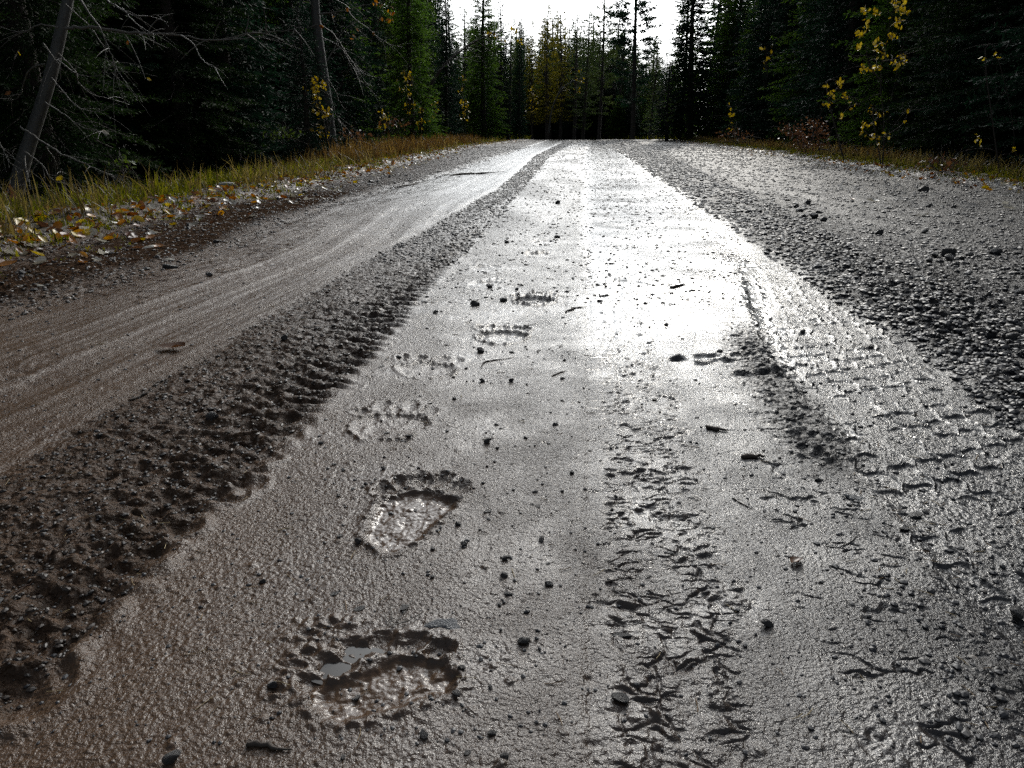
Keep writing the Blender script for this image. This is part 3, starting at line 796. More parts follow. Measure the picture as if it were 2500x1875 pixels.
def rock(seed, flat=.65, sub=4, cuts=9):
    g = np.random.default_rng(seed)
    V, T = ico(sub)
    for _ in range(cuts):                      # plane cuts give broken faces
        n_ = g.normal(size=3); n_ /= np.linalg.norm(n_); d = g.uniform(.50, .85)
        over = np.clip(V @ n_ - d, 0, None); V = V - over[:, None] * n_ * .92
    V = V * (1 + .05 * noise(V[:, 0] * 2 + seed, V[:, 1] * 2 + V[:, 2] * 1.7, seed)[:, None] + .025 * noise(V[:, 0] * 6, V[:, 1] * 6 + V[:, 2] * 5, seed + 1)[:, None])
    V = V * np.array([1, g.uniform(.6, .95), flat])
    V[:, 2] += .12 * V[:, 0] * flat
    V[:, 2] -= V[:, 2].min() * .80              # sits a little into the mud
    V[:, :2] /= np.abs(V[:, 0]).max(); V[:, 2] /= 1
    return V, T

ROCKS = [mesh_np('stone', *(lambda v: (v[0],))(r_), tris=r_[1], mats=[M['stone']], smooth=False) for r_ in (rock(i + 20, flat=f, sub=3) for i, f in enumerate((.75, .7, .6, .8, .55, .68)))]
def jag(r_, ys, sd):
    V, T = r_; a_ = np.arctan2(V[:, 1], V[:, 0]); k_ = 1 + .16 * np.sin(2 * a_ + sd) + .12 * np.sin(3 * a_ + 2 * sd) + .07 * np.sin(5 * a_ + sd)
    V = V.copy(); V[:, 0] *= k_; V[:, 1] *= k_ * ys; return V, T
FLAT = mesh_np('flat_stone', *(lambda v: (v[0],))(r_ := jag(rock(41, flat=.28, sub=4, cuts=12), .5, 1)), tris=r_[1], mats=[M['stone']])
SLATE = mesh_np('slate', *(lambda v: (v[0],))(r_ := jag(rock(44, flat=.16, sub=4, cuts=14), .62, 2)), tris=r_[1], mats=[M['palestone']])
DRY = mesh_np('dry_stone', *(lambda v: (v[0],))(r_ := rock(47, flat=.45, sub=3)), tris=r_[1], mats=[M['paledry']])

def stone(u, v, w, label, me=None, group='single stones lying on the wet road', name='stone', hs=1.0):
    x, y = at(u * 1.13, v * 1.13)
    q = math.sqrt(x * x + y * y + .25); r = w * 1.13 * .5 / F * q * .97
    z = float(ground_z(x, y)[0])
    o = link(name, me or random.choice(ROCKS), (x, y, z - r * .12))
    o.scale = (r, r, r * hs); o.rotation_euler = (random.uniform(-.12, .12), random.uniform(-.12, .12), random.choice([0, 3.14]) + random.uniform(-.4, .4))
    tag(o, label, 'stone', group)
    return o

for a in [
 (1025, 663, 25, 'largest round dark stone on the smooth mud left of the fresh paw print'),
 (1088, 655, 18, 'dark pointed stone touching the left end of a paw print halfway up the road'),
 (1037, 759, 19, 'round dark stone below the print with four toe marks'),
 (1041, 822, 15, 'dark stone above the two big near paw prints, alone on smooth mud'),
 (1105, 822, 13, 'small dark stone right of its bigger neighbour above the near paw prints'),
 (941, 681, 13, 'small dark stone at the right edge of the lugged left tyre track'),
 (1204, 514, 14, 'dark square stone far up the middle of the road'),
 (1095, 525, 11, 'small flat dark stone far up the road left of the square stone'),
 (1056, 625, 15, 'dark stone beside the faint print behind the largest round stone'),
 (1054, 958, 20, 'dark stone directly above the second big paw print'),
 (1075, 972, 10, 'tiny stone just right of the dark stone above the second big paw print'),
 (461, 903, 32, 'large brown black stone standing up in the left tyre track'),
 (617, 740, 19, 'dark stone in the middle of the left tyre track'),
 (861, 772, 14, 'brownish stone at the left edge of the smooth centre strip'),
 (452, 598, 17, 'grey angular stone on the left muddy lane next to the long flat stone'),
 (1088, 1245, 20, 'round black stone between the two nearest paw prints, on their right'),
 (1003, 1180, 17, 'dark stone low on the right of the second big paw print'),
 (989, 1138, 15, 'dark stone at the right rim of the second big paw print'),
 (1133, 1383, 28, 'flat dark stone right of the nearest paw print'),
 (567, 1255, 15, 'small brown stone left of centre between the tyre track and the prints'),
 (372, 1642, 34, 'black stone at the very bottom edge of the picture on the left'),
 (590, 1482, 22, 'dark stone left of the nearest paw print'),
 (1658, 1340, 28, 'black oval stone on the sandy mud at lower right'),
 (1955, 1139, 22, 'black stone at the lower end of the second right tyre track'),
 (1980, 1106, 28, 'grey black stone just above the black one beside the second right tyre track'),
 (1768, 1028, 16, 'small black stone by the flat grey ones right of the glare'),
 (2196, 1322, 34, 'brown rounded stone cut by the right edge of the picture'),
 (1660, 543, 14, 'dark stone at the left border of the dark ridge of clods'),
 (2150, 553, 26, 'pointed black stone on the gravel shoulder near the right edge'),
 (1790, 524, 15, 'dark stone on the gravel right of the bright strip'),
 (1995, 412, 20, 'black stone on the upper gravel shoulder'),
 (1998, 500, 14, 'dark stone in the lower row on the gravel shoulder'),
 (1702, 434, 15, 'low black stone by the small heap on the gravel shoulder'),
 (1768, 460, 13, 'small dark stone under the small heap on the gravel shoulder'),
 (1820, 526, 12, 'small dark stone right of its twin on the gravel'),
 (1900, 505, 16, 'rounded grey stone midway across the gravel shoulder'),
 (1340, 1495, 40, 'muddy brown clod at the bottom of the first right tyre track'),
 (2090, 660, 22, 'dark stone on the gravel shoulder below the brown slab'),
 (1880, 745, 18, 'dark stone buried in the ridge of clods'),
 (1440, 700, 12, 'small dark stone inside the glare strip'),
 (1415, 855, 12, 'small dark stone on the rim of the first right tyre track'),
 (1735, 715, 14, 'small dark stone on the second right tyre track'),
 (1555, 760, 14, 'dark stone by the broken lip of mud in the glare'),
 (1205, 440, 12, 'small dark stone at the far end of the paw prints'),
 (722, 1004, 12, 'small dark stone right of the scalloped edge of the left track'),
 (694, 960, 13, 'dark stone on the smooth mud beside the scalloped track edge'),
]:
    stone(a[0], a[1], a[2], a[3])
for u, v, w in ((1720, 448, 12), (1728, 455, 16), (1745, 440, 14), (1757, 470, 20), (1780, 476, 14), (1738, 468, 13)):
    stone(u, v, w, 'dark stone in the small heap on the gravel shoulder', group='heap of stones on the gravel shoulder')
for u, v, w in ((2075, 560, 20), (2050, 566, 22), (2020, 558, 18), (2085, 572, 18), (2063, 578, 20), (2030, 570, 14)):
    stone(u, v, w, 'grey stone in the cluster around the brown slab near the right edge', group='cluster of stones round the brown slab')
stone(367, 582, 36, 'long flat grey stone lying at the edge of the left muddy lane', FLAT, hs=1.3)
stone(2048, 553, 40, 'reddish brown slab leaning over the stone cluster near the right edge', FLAT, hs=2.0)
stone(968, 1350, 82, 'big flat grey stone sunk level into the mud above the nearest paw print', SLATE, hs=.9)
stone(693, 1208, 48, 'thin blue grey slate flake pressed into the mud left of the second big print', SLATE, hs=.5)
stone(1845, 1068, 42, 'flat pale grey stone at the lower end of the glare', SLATE, hs=1.6)
stone(884, 949, 20, 'thin flat dark stone above left of the second big print', FLAT)
stone(929, 871, 14, 'tiny flat dark stone above the faint double print', FLAT)
stone(1345, 1357, 48, 'long dark clod lying across the first right tyre track', FLAT, hs=.8)
stone(495, 418, 40, 'pale dry boulder half hidden in the left verge grass', DRY, group='pale stones in the left grass')
stone(466, 415, 22, 'smaller pale stone left of the boulder in the left verge grass', DRY, group='pale stones in the left grass')

# countable medium stones on both shoulders
random.seed(8)
for i in range(150):
    if i < 105:
        v = 335 + 470 * random.random() ** 1.5; u = random.uniform(1500 + (v - 330) * .9, 2300)
        x, y = at(u * 1.13, v * 1.13)
        if not (ed(T2R, y) + .15 < x < ed(RE, y) - .1): continue
        lb, gp = 'dark pebble on the wet gravel shoulder right of the ridge of clods', 'pebbles of the right gravel shoulder'
    else:
        y = random.uniform(2.6, 9); x = float(ed(SL, y)) - random.uniform(-.1, .6)
        if x < ed(LE, y) - .1: continue
        lb, gp = 'dark pebble on the muddy margin between left lane and grass', 'pebbles of the left margin'
    w = random.uniform(.010, .022) * (1 if y < 6 else 1.3)
    o = link('pebble', random.choice(ROCKS), (x, y, float(ground_z(x, y)[0]) - w * .2)); o.scale = (w, w, w * .9)
    o.rotation_euler[2] = random.uniform(0, 6.28); tag(o, lb, 'pebble', gp)
for i in range(70):
    v = random.uniform(430, 1640); u = random.uniform(700, 1260) if v > 650 else random.uniform(1050, 1260)
    x, y = at(u * 1.13, v * 1.13)
    if not (ed(LTR, y) + .03 < x < ed(R1L, y) - .01): continue
    w = random.uniform(.0025, .0055) * (1 + .25 * y)
    o = link('pebble', random.choice(ROCKS), (x, y, float(ground_z(x, y)[0]) - w * .2)); o.scale = (w, w, w * .8)
    o.rotation_euler[2] = random.uniform(0, 6.28); tag(o, 'small dark pebble on the smooth mud between the tyre tracks', 'pebble', 'pebbles on the smooth mud')

def scatter_rocks(name, pts, size, label, seed, flatz=.7, sub=1, tlo=0, thi=1, mk='gravel'):
    g = np.random.default_rng(seed)
    B = [rock(60 + i, flat=.7, sub=sub, cuts=4) for i in range(6)]
    Vs, Ts, ti, n = [], [], [], 0
    z = ground_z(pts[:, 0], pts[:, 1])
    for k in range(6):
        s = np.arange(len(pts)) % 6 == k
        P, S = pts[s], size[s]; V, T = B[k]
        a = g.uniform(0, 6.28, len(P)); ca, sa = np.cos(a), np.sin(a)
        sx = g.uniform(.7, 1.2, len(P))
        VX = V[None, :, 0] * sx[:, None]
        X = (VX * ca[:, None] - V[None, :, 1] * sa[:, None]) * S[:, None] + P[:, 0:1]
        Y = (VX * sa[:, None] + V[None, :, 1] * ca[:, None]) * S[:, None] + P[:, 1:2]
        Z = (V[None, :, 2] * flatz * S[:, None]) + z[s][:, None] - .25 * S[:, None]
        Vs.append(np.stack([X, Y, Z], -1).reshape(-1, 3))
        Ts.append((T[None] + (np.arange(len(P)) * len(V))[:, None, None]).reshape(-1, 3) + n); n += len(P) * len(V)
        ti.append(np.repeat(g.uniform(tlo, thi, len(P)) ** 1.3, len(V)))
    me = mesh_np(name, np.concatenate(Vs), tris=np.concatenate(Ts), attrs={'tint': np.concatenate(ti)}, mats=[M[mk]], smooth=False)
    tag(link(name, me), label, 'gravel', kind='stuff')

g = np.random.default_rng(77)
# right shoulder gravel, denser close by (uniform in view distance classes)
def sample(nn, y0, y1, lo, hi, pw=1.0):
    y = y0 * (y1 / y0) ** (g.random(nn) ** pw)
    a, b = lo(y), hi(y)
    return np.stack([a + (b - a) * g.random(nn), y], 1)
p1 = sample(15000, 1.3, 28, lambda y: np.maximum(ed(T2R, y), ed(WR, y)) + .02, lambda y: np.minimum(ed(RE, y) + .1, .75 * y + .6))
s1 = (.0035 + .008 * g.random(len(p1)) ** 2.5) * (1 + .13 * p1[:, 1])
scatter_rocks('gravel', p1, s1, 'wet dark gravel covering the right shoulder of the road', 1)
pr = sample(9000, .95, 40, lambda y: ed(T2R, y) - .02 - .004 * y, lambda y: ed(T2R, y) + .30 + .035 * y)
sr = (.0035 + .009 * g.random(len(pr)) ** 2.2) * (1 + .13 * pr[:, 1])
scatter_rocks('mud_clods', pr, sr, 'dark churned clods and stones in the ridge beside the right hand tyre track', 6, thi=.35)
pr = sample(4500, 3, 40, lambda y: ed(LTL, y) + .02, lambda y: ed(LTR, y) + .03)
sr = (.003 + .006 * g.random(len(pr)) ** 2.2) * (1 + .13 * pr[:, 1])
scatter_rocks('mud_clods', pr, sr, 'dark clods in the left tyre track further up the road', 7, thi=.3)
pr = sample(5200, 2.2, 40, lambda y: ed(LTR, y), lambda y: ed(WR, y))
sr = (.0018 + .005 * g.random(len(pr)) ** 3) * (1 + .16 * pr[:, 1])
scatter_rocks('grit', pr, sr, 'dark specks of grit on the far wet road between the tracks', 8, thi=.4)
p2 = sample(7000, 2.0, 26, lambda y: ed(LE, y) - .1, lambda y: ed(SL, y) + .12)
s2 = (.003 + .007 * g.random(len(p2)) ** 2.5) * (1 + .10 * p2[:, 1])
scatter_rocks('gravel', p2, s2, 'dark gravel and crumbs between the left lane and the grass', 2, thi=.8, mk='browngravel')
p3 = sample(5000, .5, 3, lambda y: ed(R1R, y) + .05, lambda y: .72 * y + .35)
keep = (p3[:, 0] > .30 + .16 * p3[:, 1] + .05 * g.normal(size=len(p3)))
p3 = p3[keep]; s3 = .0016 + .0042 * g.random(len(p3)) ** 3
scatter_rocks('gravel', p3, s3, 'fine grit and little stones on the mud at lower right', 3)
p4 = sample(5200, .5, 9, lambda y: -.62 * y - .3, lambda y: ed(WR, y))
s4 = (.0010 + .0022 * g.random(len(p4)) ** 3) * (1 + .35 * p4[:, 1])
scatter_rocks('grit', p4, s4, 'specks of grit scattered over the smooth mud', 4, thi=.7)
p5 = sample(6000, .55, 10, lambda y: ed(LTL, y), lambda y: ed(LTR, y))
s5 = (.0014 + .0036 * g.random(len(p5)) ** 2.5) * (1 + .2 * p5[:, 1])
scatter_rocks('mud_crumbs', p5, s5, 'loose crumbs of mud thrown up in the lugged left tyre track', 5, thi=.6, mk='browngravel')

# ------------------------------------------------------------------ leaves
def leaf_mesh(name, m, curl, seed, lobed=False):
    g_ = np.random.default_rng(seed)
    nu, nv = 7, 5
    V = []
    for i in range(nu):
        t = i / (nu - 1); hw = .36 * math.sin(math.pi * min(1, t * .92 + .06)) ** .8 * (1 - .25 * t)
        if lobed: hw *= 1 + .25 * math.sin(t * 17)
        for j in range(nv):
            s = (j / (nv - 1) - .5) * 2
            V.append((t - .5, s * hw, curl * (.5 * s * s * hw + .35 * (t - .5) ** 2) + .02 * g_.normal()))
    V = np.array(V); i = np.arange(nu * nv).reshape(nu, nv)
    Q = np.stack([i[:-1, :-1], i[1:, :-1], i[1:, 1:], i[:-1, 1:]], -1).reshape(-1, 4)
    return V, Q

def leaf_mat(name, stops, rough):
    m = leafy(name, stops, rough=rough, trans=.25, spec=.5)
    return m
M['leaf_white'] = leaf_mat('pale_wet_leaf', [(0, (.20, .18, .14)), (.5, (.36, .34, .29)), (1, (.55, .53, .47))], .25)
M['leaf_orange'] = leaf_mat('orange_leaf', [(0, (.14, .045, .012)), (.5, (.32, .13, .02)), (1, (.5, .26, .05))], .4)
M['leaf_brown'] = leaf_mat('brown_leaf', [(0, (.06, .03, .018)), (1, (.16, .08, .04))], .4)
M['leaf_yellow'] = leaf_mat('yellow_leaf', [(0, (.22, .15, .02)), (.5, (.42, .30, .04)), (1, (.60, .46, .10))], .35)
M['leaf_green'] = leaf_mat('green_leaf', [(0, (.04, .07, .015)), (1, (.12, .17, .03))], .4)
LEAF = {}
for k in ('white', 'orange', 'brown', 'yellow'):
    LEAF[k] = []
    for i in range(3):
        V, Q = leaf_mesh('leaf', None, (.5, 1.1, -.9)[i], i + 3, lobed=(k == 'orange'))
        LEAF[k].append(mesh_np('fallen_leaf', V, quads=Q, attrs={'tint': np.full(len(V), .3 + .2 * i)}, mats=[M['leaf_' + k]]))

def put_leaf(x, y, k, size, label, group, tilt=.25):
    z = float(ground_z(x, y)[0])
    o = link('fallen_leaf', random.choice(LEAF[k]), (x, y, z + size * .10))
    o.scale = (size,) * 3; o.rotation_euler = (random.gauss(0, tilt), random.gauss(0, tilt), random.uniform(0, 6.28))
    tag(o, label, 'leaf', group)

CN = {'white': 'pale wet', 'orange': 'orange', 'brown': 'brown', 'yellow': 'yellow'}
random.seed(31)
nL = 0
while nL < 150:                                    # left leaf line at the foot of the grass
    y = 2.9 * (22 / 2.9) ** random.random()
    x = float(ed(LE, y)) + random.gauss(.05, .22) + .01 * y
    k = random.choices(['white', 'orange', 'brown', 'yellow'], (5, 3, 2, 1))[0]
    put_leaf(x, y, k, random.uniform(.03, .07), CN[k] + ' fallen leaf in the leaf line along the left grass edge', CN[k] + ' leaves along the left grass edge'); nL += 1
while nL < 260:
    y = 6.5 * (34 / 6.5) ** random.random()
    x = float(ed(RE, y)) + random.gauss(-.15, .32)
    k = random.choices(['white', 'orange', 'brown', 'yellow'], (7, 2, 1, 1))[0]
    put_leaf(x, y, k, random.uniform(.05, .085), CN[k] + ' fallen leaf in the leaf line along the right grass edge', CN[k] + ' leaves along the right grass edge'); nL += 1
for (u, v, k, s, lb) in [(370, 750, 'brown', .07, 'brown withered leaf alone on the left brown mud lane'), (80, 620, 'white', .075, 'pale leaf on the gravel at far left'), (368, 560, 'white', .075, 'pale leaf above the long flat stone'),
        (1265, 318, 'orange', .12, 'orange leaf far up in the glare strip'), (1840, 432, 'orange', .06, 'orange leaf on the upper gravel shoulder'), (1885, 440, 'white', .10, 'white shining leaf on the gravel shoulder'),
        (1990, 470, 'white', .08, 'pale leaf on gravel above the black stones'), (2180, 455, 'white', .09, 'pale leaf near the right edge of the picture'), (545, 415 + 55, 'white', .07, 'white leaf below the pale boulder'),
        (1720, 1210, 'brown', .022, 'tiny brown scrap on the sandy mud at lower right')]:
    x, y = at(u * 1.13, v * 1.13); put_leaf(x, y, k, s, lb, None, .15)

def leaf_cloud(name, pts, size, mkey, label, cat, seed, tilt=.5, up=.1, kind='stuff', parent=None, link_it=True):
    g_ = np.random.default_rng(seed); V, Q = leaf_mesh('l', None, .6, seed)
    n = len(pts); E_ = g_.normal(size=(n, 2)) * tilt; a = g_.uniform(0, 6.28, n)
    X = V[None, :, 0] * size[:, None]; Y = V[None, :, 1] * size[:, None]; Z = V[None, :, 2] * size[:, None]
    cx, sx = np.cos(E_[:, :1]), np.sin(E_[:, :1]); Y, Z = Y * cx - Z * sx, Y * sx + Z * cx
    cy, sy = np.cos(E_[:, 1:]), np.sin(E_[:, 1:]); X, Z = X * cy + Z * sy, -X * sy + Z * cy
    ca, sa = np.cos(a)[:, None], np.sin(a)[:, None]; X, Y = X * ca - Y * sa, X * sa + Y * ca
    W = np.stack([X + pts[:, :1], Y + pts[:, 1:2], Z + pts[:, 2:3]], -1).reshape(-1, 3)
    QQ = (Q[None] + (np.arange(n) * len(V))[:, None, None]).reshape(-1, 4)
    me = mesh_np(name, W, quads=QQ, attrs={'tint': np.repeat(g_.random(n), len(V))}, mats=[M[mkey]])
    o = link(name, me, parent=parent)
    if label: tag(o, label, cat, kind=kind)
    return o

def zz(P): return np.concatenate([P, ground_z(P[:, 0], P[:, 1])[:, None] + .008], 1)
for k, n_, sd in (('white', 750, 1), ('orange', 1300, 2), ('brown', 700, 3), ('yellow', 500, 4)):
    y = 2.8 * (38 / 2.8) ** (g.random(n_) ** .8); sg = g.random(n_) < .6
    x = np.where(sg, ed(LE, y) + g.normal(size=n_) * .22 - (.12 if k != 'white' else -.08), ed(RE, y) + g.normal(size=n_) * .30 + (.1 if k != 'white' else -.2))
    P = zz(np.stack([x, y], 1)); leaf_cloud('leaf_litter', P, g.uniform(.03, .07, n_), 'leaf_' + k, 'drift of small ' + CN[k] + ' leaves along both edges of the road', 'leaf litter', sd)

# ------------------------------------------------------------------ grass
def grass(name, pts, hgt, stops, label, cat, seed, wid=.004, lean=.45, rough=.5):
    g_ = np.random.default_rng(seed); n = len(pts)
    key = name + str(seed); M[key] = leafy(key + '_blades', stops, rough=rough, trans=.45, spec=.25)
    z0 = base_h(pts[:, 0], pts[:, 1]) - .01
    a = g_.uniform(0, 6.28, n); ln = np.abs(g_.normal(size=n)) * lean
    d = np.stack([np.cos(a) * ln, np.sin(a) * ln], 1)
    b = g_.uniform(0, 6.28, n); wd = wid * (1 + .06 * pts[:, 1]) * g_.uniform(.6, 1.4, n)
    sd = np.stack([np.cos(b), np.sin(b), 0 * b], 1) * wd[:, None]
    rows = []
    for t, w in ((0, 1), (.35, .9), (.7, .6), (1, .08)):
        c = np.stack([pts[:, 0] + d[:, 0] * hgt * t ** 1.8, pts[:, 1] + d[:, 1] * hgt * t ** 1.8, z0 + hgt * (t - .35 * ln * t * t)], 1)
        rows += [c - sd * w, c + sd * w]
    V = np.stack(rows, 1).reshape(-1, 3)
    q = np.array([[0, 1, 3, 2], [2, 3, 5, 4], [4, 5, 7, 6]])
    Q = (q[None] + (np.arange(n) * 8)[:, None, None]).reshape(-1, 4)
    ti = np.clip(g_.random(n) * .7 + .3 * noise(pts[:, 0] * 1.5, pts[:, 1] * 1.5, seed) + .15, 0, 1)
    me = mesh_np(name, V, quads=Q, attrs={'tint': np.repeat(ti, 8)}, mats=[M[key]])
    tag(link(name, me), label, cat, kind='stuff')

def patchy(P, sc_, seed, thr):
    return P[noise(P[:, 0] * sc_, P[:, 1] * sc_, seed) + .3 * noise(P[:, 0] * sc_ * 4, P[:, 1] * sc_ * 4, seed + 1) > thr]
GREEN = [(0, (.028, .034, .007)), (.5, (.080, .085, .013)), (1, (.20, .18, .032))]
STRAW = [(0, (.05, .036, .014)), (.5, (.13, .10, .038)), (1, (.26, .21, .085))]
RUST = [(0, (.04, .022, .010)), (.5, (.10, .060, .024)), (1, (.20, .14, .05))]
P = patchy(sample(26000, 2.6, 36, lambda y: ed(LE, y) - 1.5, lambda y: ed(LE, y) + .08), 2.6, 71, -.12)
d_ = ed(LE, P[:, 1]) - P[:, 0]
grass('grass', P, (.03 + .12 * sstep(.1, .8, d_)) * g.uniform(.5, 1.5, len(P)), GREEN, 'green and yellowing grass along the left verge', 'grass', 1)
P = patchy(sample(17000, 2.8, 34, lambda y: ed(LE, y) - 2.0, lambda y: ed(LE, y) - .02), 2.0, 73, .12)
grass('dry_grass', P, (.04 + .27 * g.random(len(P)) ** 2.0), STRAW, 'dry straw coloured grass on the left verge', 'grass', 2, wid=.0032, lean=.6)
P = sample(9000, 11, 30, lambda y: ed(LE, y) - 2.0, lambda y: ed(LE, y) - .35)
grass('dry_grass', P, g.uniform(.12, .45, len(P)), RUST, 'rusty brown dead weeds on the left verge further up', 'grass', 3, wid=.004, lean=.5)
P = patchy(sample(16000, 5.5, 44, lambda y: ed(RE, y) + .0, lambda y: ed(RE, y) + .9), 2.0, 75, -.3)
d_ = P[:, 0] - ed(RE, P[:, 1])
grass('grass', P, (.03 + .07 * sstep(.1, .7, d_)) * g.uniform(.5, 1.5, len(P)), GREEN, 'short green grass strip along the right edge of the gravel', 'grass', 4)
P = patchy(sample(13000, 6, 44, lambda y: ed(RE, y) + .3, lambda y: ed(RE, y) + 2.4), 1.5, 77, -.1)
grass('dry_grass', P, g.uniform(.08, .30, len(P)), [(a, tuple(c * .7 for c in b)) for a, b in STRAW], 'thin dry grass below the right hand trees', 'grass', 5, wid=.003)
P = sample(7000, 12, 40, lambda y: ed(RE, y) + .5, lambda y: ed(RE, y) + 2.4)
grass('dry_grass', P, g.uniform(.08, .34, len(P)), RUST, 'rusty brown dead weeds below the right hand trees', 'grass', 6, wid=.004)
P = sample(5000, 44, 54, lambda y: ed(LE, y) - 6, lambda y: ed(RE, y) + 5); P = P[(P[:, 0] < ed(LE, P[:, 1])) | (P[:, 0] > ed(RE, P[:, 1]))]
grass('grass', P, g.uniform(.1, .35, len(P)), GREEN, 'grass at the foot of the trees where the road ends', 'grass', 7, wid=.008)
P = patchy(sample(9000, 2.6, 18, lambda y: ed(LE, y) - .1, lambda y: ed(LE, y) + .35), 5, 79, .15)
grass('moss_tufts', P, g.uniform(.008, .022, len(P)), GREEN, 'tiny green tufts creeping onto the left margin', 'grass', 8, wid=.003, lean=.9)
# ------------------------------------------------------------------ bare trees, saplings, shrubs, twigs
def smooth_path(P, k=5):
    P = np.asarray(P, float); n = len(P)
    t = np.arange(n); tt = np.linspace(0, n - 1, (n - 1) * k + 1)
    out = []
    for c in range(P.shape[1]):
        m = np.gradient(P[:, c]); i = np.clip(tt.astype(int), 0, n - 2); f = tt - i
        h00, h10, h01, h11 = 2*f**3-3*f**2+1, f**3-2*f**2+f, -2*f**3+3*f**2, f**3-f**2
        out.append(h00*P[i, c] + h10*m[i] + h01*P[i+1, c] + h11*m[i+1])
    return np.stack(out, 1)

def px_path(pts, y, dy=0.0):
    n = len(pts)
    return np.array([atd(u, v, y + dy * i / max(1, n - 1))[:] for i, (u, v) in enumerate(pts)])

def branch_mesh(path, r0, g_, twigs=6, tl=.25, mat_='twig', name='branch', r1=.15):
    a = Acc(); P = smooth_path(path); n = len(P)
    P[1:] += g_.normal(size=(n - 1, 3)) * r0 * .35
    V, Q = tube_np(P, np.linspace(r0, r0 * r1, n), 6); a.add(V, Q)
    L = np.linalg.norm(np.diff(P, axis=0), axis=1).sum()
    for _ in range(twigs):
        i = g_.integers(n // 5, n - 1); d = P[min(i + 1, n - 1)] - P[i - 1]; d /= np.linalg.norm(d) + 1e-9
        e = d + g_.normal(size=3) * .7; e /= np.linalg.norm(e); l = tl * g_.uniform(.4, 1.2)
        s = np.linspace(0, 1, 7)[:, None]
        c = P[i] + e * l * s + np.array([0, 0, -1.]) * l * .3 * s ** 2 + g_.normal(size=3) * l * .18 * s * s
        V, Q = tube_np(c, np.linspace(r0 * .38, r0 * .12, 7), 4); a.add(V, Q)
    return a.mesh(name, [M[mat_]])

g5 = np.random.default_rng(5)
def origin_of(o, loc):
    o.location = loc; return o
def child(par, name, me):
    o = link(name, me, parent=par); o.location = tuple(-c for c in par.location); return o

# leaning bare tree, far left
b = atd(28, 505, 6.2)
bt = tag(link('bare_tree', None, (b.x, b.y, b.z)), 'leaning bare leafless tree with pale sunlit twigs at the far left', 'tree')
tp = px_path([(20, 560), (45, 440), (62, 380), (84, 312), (122, 190), (150, 70), (170, -20), (200, -220), (260, -520)], 6.2, .3)
a = Acc(); P = smooth_path(tp); V, Q = tube_np(P, np.linspace(.062, .030, len(P)) , 12); a.add(V, Q)
child(bt, 'trunk', a.mesh('trunk', [M['palebark']]))
for pts, r, tw in [
 ([(160, 70), (200, 66), (260, 70), (330, 79), (400, 84), (450, 87), (520, 98), (600, 85), (680, 78), (740, 66)], .013, 16),
 ([(440, 86), (470, 105), (490, 140), (510, 158), (537, 171)], .006, 4),
 ([(510, 97), (570, 96), (640, 90), (705, 103)], .006, 4),
 ([(188, -20), (215, 30), (245, 70), (262, 110), (278, 150), (283, 172)], .009, 8),
 ([(250, -10), (300, 25), (340, 40), (385, 38), (393, 50)], .007, 5),
 ([(298, 20), (330, 55), (365, 78), (400, 92)], .005, 5),
 ([(105, 105), (130, 140), (145, 160), (148, 185), (138, 200), (108, 202)], .007, 4),
 ([(140, 145), (180, 175), (205, 185), (240, 185), (278, 175), (283, 158)], .005, 5),
 ([(142, 130), (180, 170), (195, 205), (225, 230), (262, 240), (308, 252)], .006, 7),
 ([(125, 190), (160, 230), (190, 262), (230, 272), (265, 265), (285, 250)], .005, 5),
 ([(110, 250), (150, 275), (185, 300), (220, 318), (275, 322)], .006, 6),
 ([(142, 68), (100, 60), (60, 77), (30, 75), (-10, 62)], .007, 5),
 ([(112, 157), (80, 165), (60, 195), (50, 230), (30, 245), (-10, 238)], .007, 5),
 ([(50, 310), (95, 340), (150, 375), (220, 405), (260, 425), (300, 450)], .009, 10),
 ([(112, 358), (138, 400), (138, 430)], .005, 4),
 ([(60, 380), (65, 420), (75, 462)], .008, 6),
 ([(160, 10), (215, 60), (250, 110), (268, 150), (308, 152)], .005, 6),
 ([(-10, 330), (15, 380), (28, 402)], .006, 5),
 ([(60, 370), (100, 400), (130, 440), (180, 450), (240, 460)], .006, 8),
 ([(50, 400), (20, 380), (-10, 420)], .006, 6)]:
    child(bt, 'branch', branch_mesh(px_path(pts, 6.15, g5.uniform(-.5, .3)), r, g5, tw, .28))
for u, v, k, s in ((257, 324, 'white', .055), (46, 131, 'yellow', .05), (145, 436, 'yellow', .06), (312, 105, 'orange', .04), (364, 194, 'yellow', .035), (20, 228, 'brown', .05)):
    p = atd(u, v, 6.1); o = child(bt, 'leaf', LEAF[k][0]); o.location = Vector(o.location) + p; o.scale = (s,) * 3; o.rotation_euler = (1.0, .5, g5.uniform(0, 6))

